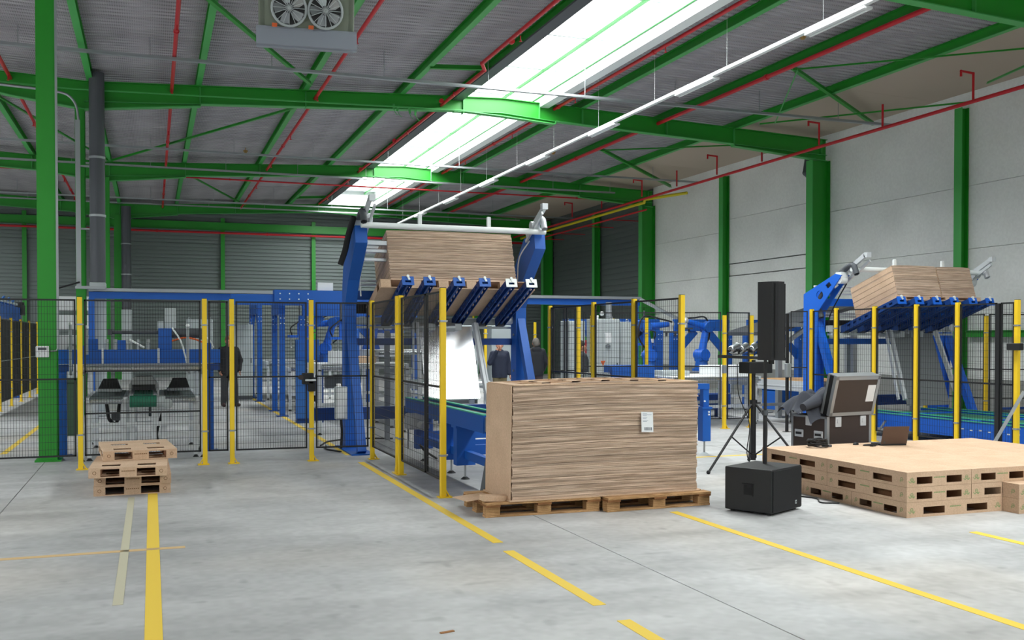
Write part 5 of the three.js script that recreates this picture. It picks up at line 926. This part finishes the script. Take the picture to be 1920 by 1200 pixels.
{
  const s = thing('machine_sign', 'white machine cover with a blue stripe behind the central machine column', 'cover', [5.1, 0, 23.6]); mesh('cover', rbox(1.0, .9, .3, .02, 0, 1.75, 0), M.white, s); mesh('blue_stripe', box(.7, .08, .004, 0, 1.92, -.152), M.blue, s); mesh('leg', [ext(-.45, -.38, 0, 1.3, -.05, .05)], M.zinc, s); mesh('leg', [ext(.38, .45, 0, 1.3, -.05, .05)], M.zinc, s);
  const b = thing('dark_blower', 'dark motor unit with cables under the table right of the gate lock', 'motor', [3.35, .92, 18.0]); mesh('housing', [rbox(.5, .16, .2, .02, 0, .08, 0), rbox(.2, .2, .2, .02, -.3, .02, 0)], M.greyDark, b); mesh('cable', hose([[-.1, 0, 0], [-.05, -.3, 0], [.15, -.34, 0], [.25, -.05, 0]], .01), M.rubber, b); mesh('bracket', box(.06, .1, .06, .1, .2, 0), M.zinc, b);
  const t = thing('tool_cart', 'grey tool cart standing between the gantry posts', 'cart', [3.9, 0, 27.8]); mesh('body', rbox(.9, .7, .5, .02, 0, .55, 0), M.greyPaint, t); for (let k = 0; k < 3; k++) { const w = mesh('drawer', box(.84, .18, .02, 0, .32 + k * .22, -.255), M.white, t); mesh('handle', box(.4, .02, .03, 0, .36 + k * .22, -.28), M.greyDark, w); } for (const q of [-.36, .36]) mesh('wheel', cyl(.09, .05, q, .09, -.15, 14, .09, 0, 0, Math.PI / 2), M.rubber, t);
  const r = thing('floor_cable_left', 'black cables lying on the floor right of the gate by the blue column', 'cable'); r.name = 'floor_cable_001'; mesh('wire', [hose([[2.55, .01, 16.0], [2.8, .012, 16.6], [3.3, .01, 16.9], [3.9, .012, 16.7]], .015), hose([[2.7, .01, 15.0], [2.55, .012, 15.4], [2.62, .01, 15.9]], .015)], M.rubber, r);
}
// ---------------------------------------------------------------- people
// a field of tapered bones meshed into one surface; bones: [ax, ay, ad, bx, by, bd, ra, rb]
function fieldMesh(bones, res, k = .03) {
  const lo = [1e9, 1e9, 1e9], hi = [-1e9, -1e9, -1e9];
  for (const b of bones) for (let i = 0; i < 3; i++) { const r = Math.max(b[6], b[7]) + .05; lo[i] = Math.min(lo[i], b[i] - r, b[i + 3] - r); hi[i] = Math.max(hi[i], b[i] + r, b[i + 3] + r); }
  const size = Math.max(...[0, 1, 2].map(i => hi[i] - lo[i])), c = [0, 1, 2].map(i => (lo[i] + hi[i]) / 2), half = size / 2 * 1.04;
  const mc = new MarchingCubes(res, M.skin, false, false, 120000); mc.isolation = 0;
  const f = mc.field, n = mc.size;
  const B = bones.map(b => { const d = [b[3] - b[0], b[4] - b[1], b[5] - b[2]]; return [b, d, d[0] * d[0] + d[1] * d[1] + d[2] * d[2] || 1e-9]; });
  for (let z = 0; z < n; z++) for (let y = 0; y < n; y++) for (let x = 0; x < n; x++) {
    const p = [c[0] + (x / n * 2 - 1) * half, c[1] + (y / n * 2 - 1) * half, c[2] + (z / n * 2 - 1) * half];
    let acc = 0, mn = 1e9; const ds = [];
    for (const [b, d, q] of B) {
      let t = ((p[0] - b[0]) * d[0] + (p[1] - b[1]) * d[1] + (p[2] - b[2]) * d[2]) / q; t = t < 0 ? 0 : t > 1 ? 1 : t;
      const dx = p[0] - b[0] - d[0] * t, dy = p[1] - b[1] - d[1] * t, dz = p[2] - b[2] - d[2] * t, v = Math.sqrt(dx * dx + dy * dy + dz * dz) - (b[6] + (b[7] - b[6]) * t);
      ds.push(v); if (v < mn) mn = v;
    }
    for (const v of ds) acc += Math.exp(-(v - mn) / k * 2.2);
    f[x + y * n + z * n * n] = -(mn - k / 2.2 * Math.log(acc));
  }
  mc.update();
  const cnt = mc.count !== undefined ? mc.count : mc.geometry.drawRange.count, g = new THREE.BufferGeometry();
  const pos = mc.positionArray.slice(0, cnt * 3); for (let i = 0; i < cnt; i++) { pos[3 * i] = c[0] + pos[3 * i] * half; pos[3 * i + 1] = c[1] + pos[3 * i + 1] * half; pos[3 * i + 2] = -(c[2] + pos[3 * i + 2] * half); }
  for (let i = 0; i < cnt; i += 3) for (let q = 0; q < 3; q++) { const a = pos[3 * (i + 1) + q]; pos[3 * (i + 1) + q] = pos[3 * (i + 2) + q]; pos[3 * (i + 2) + q] = a; }
  g.setAttribute('position', new THREE.Float32BufferAttribute(pos, 3));
  const w = mergeVertices(g, 1e-4); w.computeVertexNormals(); return w;
}
function hand(w, dir, side) {          // palm, four bent fingers of different lengths, a thumb from the side of the palm
  const D = new THREE.Vector3(...dir).normalize(), S = new THREE.Vector3(...side).normalize(), N = new THREE.Vector3().crossVectors(D, S), W = new THREE.Vector3(...w);
  const at = (a, b, c) => { const v = W.clone().addScaledVector(D, a).addScaledVector(S, b).addScaledVector(N, c); return [v.x, v.y, v.z]; };
  const bn = (p, q, r0, r1) => [...p, ...q, r0, r1], o = [];
  for (const b of [-.026, -.009, .009, .026]) o.push(bn(at(0, b * .7, 0), at(.085, b, .0), .017, .013));
  [[-.03, .062], [-.01, .076], [.011, .07], [.03, .055]].forEach(([b, l]) => { o.push(bn(at(.085, b, 0), at(.085 + l * .45, b, .008), .0095, .009)); o.push(bn(at(.085 + l * .45, b, .008), at(.085 + l * .85, b, .032), .009, .0075)); });
  o.push(bn(at(.02, -.03, .005), at(.05, -.055, .02), .014, .011)); o.push(bn(at(.05, -.055, .02), at(.085, -.052, .035), .011, .008));
  return o;
}
function person(label, x, d, turn, o) {
  const g = thing('person', label, 'person', [x, 0, d], turn), H = o.h / 1.78, s = v => v.map(q => q * H);
  const bone = (a, b, ra, rb) => [...s(a), ...s(b), ra * H, rb * H];
  // local frame: x sideways, y up, third axis away from the face (the face looks toward -third)
  const hipL = [-.09, .93, 0], hipR = [.09, .93, 0], kn = o.knees, an = o.ankles, sh = [[-.19, 1.44, .01], [.19, 1.44, .01]], el = o.elbows, wr = o.wrists;
  const torso = r => [...[-1, 1].map(q => bone([q * .07, .93, 0], [q * .09, 1.34, 0], .108 + r, .106 + r)), bone([0, .95, 0], [0, 1.36, 0], .112 + r, .11 + r), bone([-.15, 1.43, .01], [.15, 1.43, .01], .062 + r, .062 + r)];
  const arm = (i, r) => [bone(sh[i], el[i], .055 + r, .045 + r), bone(el[i], wr[i], .043 + r, .03 + r)];
  const leg = (i, r) => [bone([hipL, hipR][i], kn[i], .085 + r, .06 + r), bone(kn[i], an[i], .058 + r, .042 + r)];
  const head = [bone([0, 1.47, .01], [0, 1.56, -.005], .055, .052), bone([0, 1.66, .01], [0, 1.69, .02], .083, .085), bone([0, 1.6, -.03], [0, 1.64, -.035], .052, .06), bone([0, 1.625, -.095], [0, 1.655, -.09], .014, .01), bone([-.086, 1.63, .01], [-.088, 1.66, .015], .012, .018), bone([.086, 1.63, .01], [.088, 1.66, .015], .012, .018), bone([-.02, 1.585, -.08], [.02, 1.585, -.08], .012, .012)];
  const body = [fieldMesh([...torso(0), ...arm(0, 0), ...arm(1, 0), ...leg(0, 0), ...leg(1, 0), ...head.slice(0, 1), ...an.map(a => bone(a, [a[0], .03, a[2] - .1], .04, .03))], 72), fieldMesh(head, 40, .012)];
  [0, 1].forEach(i => body.push(fieldMesh(hand(s(wr[i]), o.handDir[i], o.handSide[i]), 40, .006)));
  mesh('body', body, M.skin, g);
  mesh('eye', [-1, 1].map(q => ball(.008 * H, q * .03 * H, 1.655 * H, -.082 * H)), M.black, g);
  const hr = [bone([0, 1.70, .03], [0, 1.72, .02], .09, .088), bone([0, 1.64, .055], [0, 1.68, .05], .075, .08), bone([-.07, 1.69, .02], [-.07, 1.66, .03], .03, .022), bone([.07, 1.69, .02], [.07, 1.66, .03], .03, .022)];
  mesh('hair', fieldMesh(hr, 32, .015), o.hair, g);
  const skirt = o.coat || .82;
  mesh('jacket', [fieldMesh([...torso(.028), ...arm(0, .022), ...arm(1, .022), ...[-1, 1].map(q => bone([q * .065, skirt, 0], [q * .07, 1.0, 0], .142, .138)), bone([-.05, 1.5, .015], [.05, 1.5, .015], .06, .06), ...(o.hood ? [bone([-.06, 1.5, .07], [.06, 1.5, .07], .07, .07)] : [])], 60)].map(q => { const p = q.attributes.position; for (let i = 0; i < p.count; i++) if (p.getY(i) < (skirt - .02) * H && Math.abs(p.getX(i)) < .21 * H) p.setY(i, (skirt - .02) * H); q.computeVertexNormals(); return q; }), o.top, g);
  mesh('trousers', fieldMesh([bone([-.07, .9, 0], [.07, .9, 0], .118, .118), ...leg(0, .028), ...leg(1, .028)], 56), o.legs, g);
  mesh('shoe', fieldMesh([bone([an[0][0], .06, an[0][2] + .03], [an[0][0] * 1.15, .045, an[0][2] - .16], .055, .042), bone([an[0][0], .1, an[0][2]], [an[0][0], .06, an[0][2]], .052, .055)], 28, .015), o.shoes, g);
  mesh('shoe', fieldMesh([bone([an[1][0], .06, an[1][2] + .03], [an[1][0] * 1.15, .045, an[1][2] - .16], .055, .042), bone([an[1][0], .1, an[1][2]], [an[1][0], .06, an[1][2]], .052, .055)], 28, .015), o.shoes, g);
  return g;
}
const K0 = [[-.1, .5, -.02], [.1, .5, -.02]], A0 = [[-.11, .09, .02], [.11, .09, .02]];
person('standing worker in black jacket and grey trousers with hands near the pockets, behind the gate', 1.86, 26.3, R(12), { h: 1.8, knees: [[-.12, .5, -.02], [.13, .5, -.02]], ankles: [[-.14, .09, .02], [.17, .09, -.02]], elbows: [[-.3, 1.17, .05], [.3, 1.17, .05]], wrists: [[-.25, .93, -.06], [.25, .93, -.06]], handDir: [[.1, -1, -.25], [-.1, -1, -.25]], handSide: [[.2, .1, -1], [-.2, .1, -1]], hair: std(0x8a5a44, .8), top: std(0x1a1b20, .8), legs: std(0x3b3d40, .85), shoes: std(0x3a2224, .6) });
person('worker in navy jacket and khaki trousers holding a phone to the face', 8.28, 23.6, R(-8), { h: 1.68, knees: K0, ankles: A0, elbows: [[-.28, 1.2, -.08], [.26, 1.14, .04]], wrists: [[-.12, 1.5, -.16], [.28, .9, -.02]], handDir: [[.5, 1, .1], [0, -1, -.15]], handSide: [[0, .1, -1], [0, .1, -1]], hair: std(0x4a3a2c, .8), top: std(0x1b2338, .8), legs: std(0x6b6148, .85), shoes: std(0x2a2320, .6) });
person('worker seen from behind with short grey hair and dark hooded jacket', 9.42, 24.0, R(170), { h: 1.74, knees: K0, ankles: A0, elbows: [[-.29, 1.16, -.02], [.29, 1.16, -.02]], wrists: [[-.24, .95, -.14], [.24, .95, -.14]], handDir: [[.1, -1, -.3], [-.1, -1, -.3]], handSide: [[0, .1, -1], [0, .1, -1]], hair: std(0x6d6862, .85), top: std(0x23252a, .85), legs: std(0x4a4044, .85), shoes: std(0x222222, .6), hood: true });
person('person in a long grey coat turned to the left behind the yellow post', 8.68, 19.4, R(80), { h: 1.68, knees: K0, ankles: A0, elbows: [[-.27, 1.16, .04], [.27, 1.16, .04]], wrists: [[-.25, .92, -.08], [.25, .92, -.08]], handDir: [[0, -1, -.2], [0, -1, -.2]], handSide: [[0, .1, -1], [0, .1, -1]], hair: std(0x2e2622, .8), top: std(0x33363c, .85), legs: std(0x24262b, .85), shoes: std(0x1c1c1e, .6), coat: .6 });
renderer.render(scene, camera);
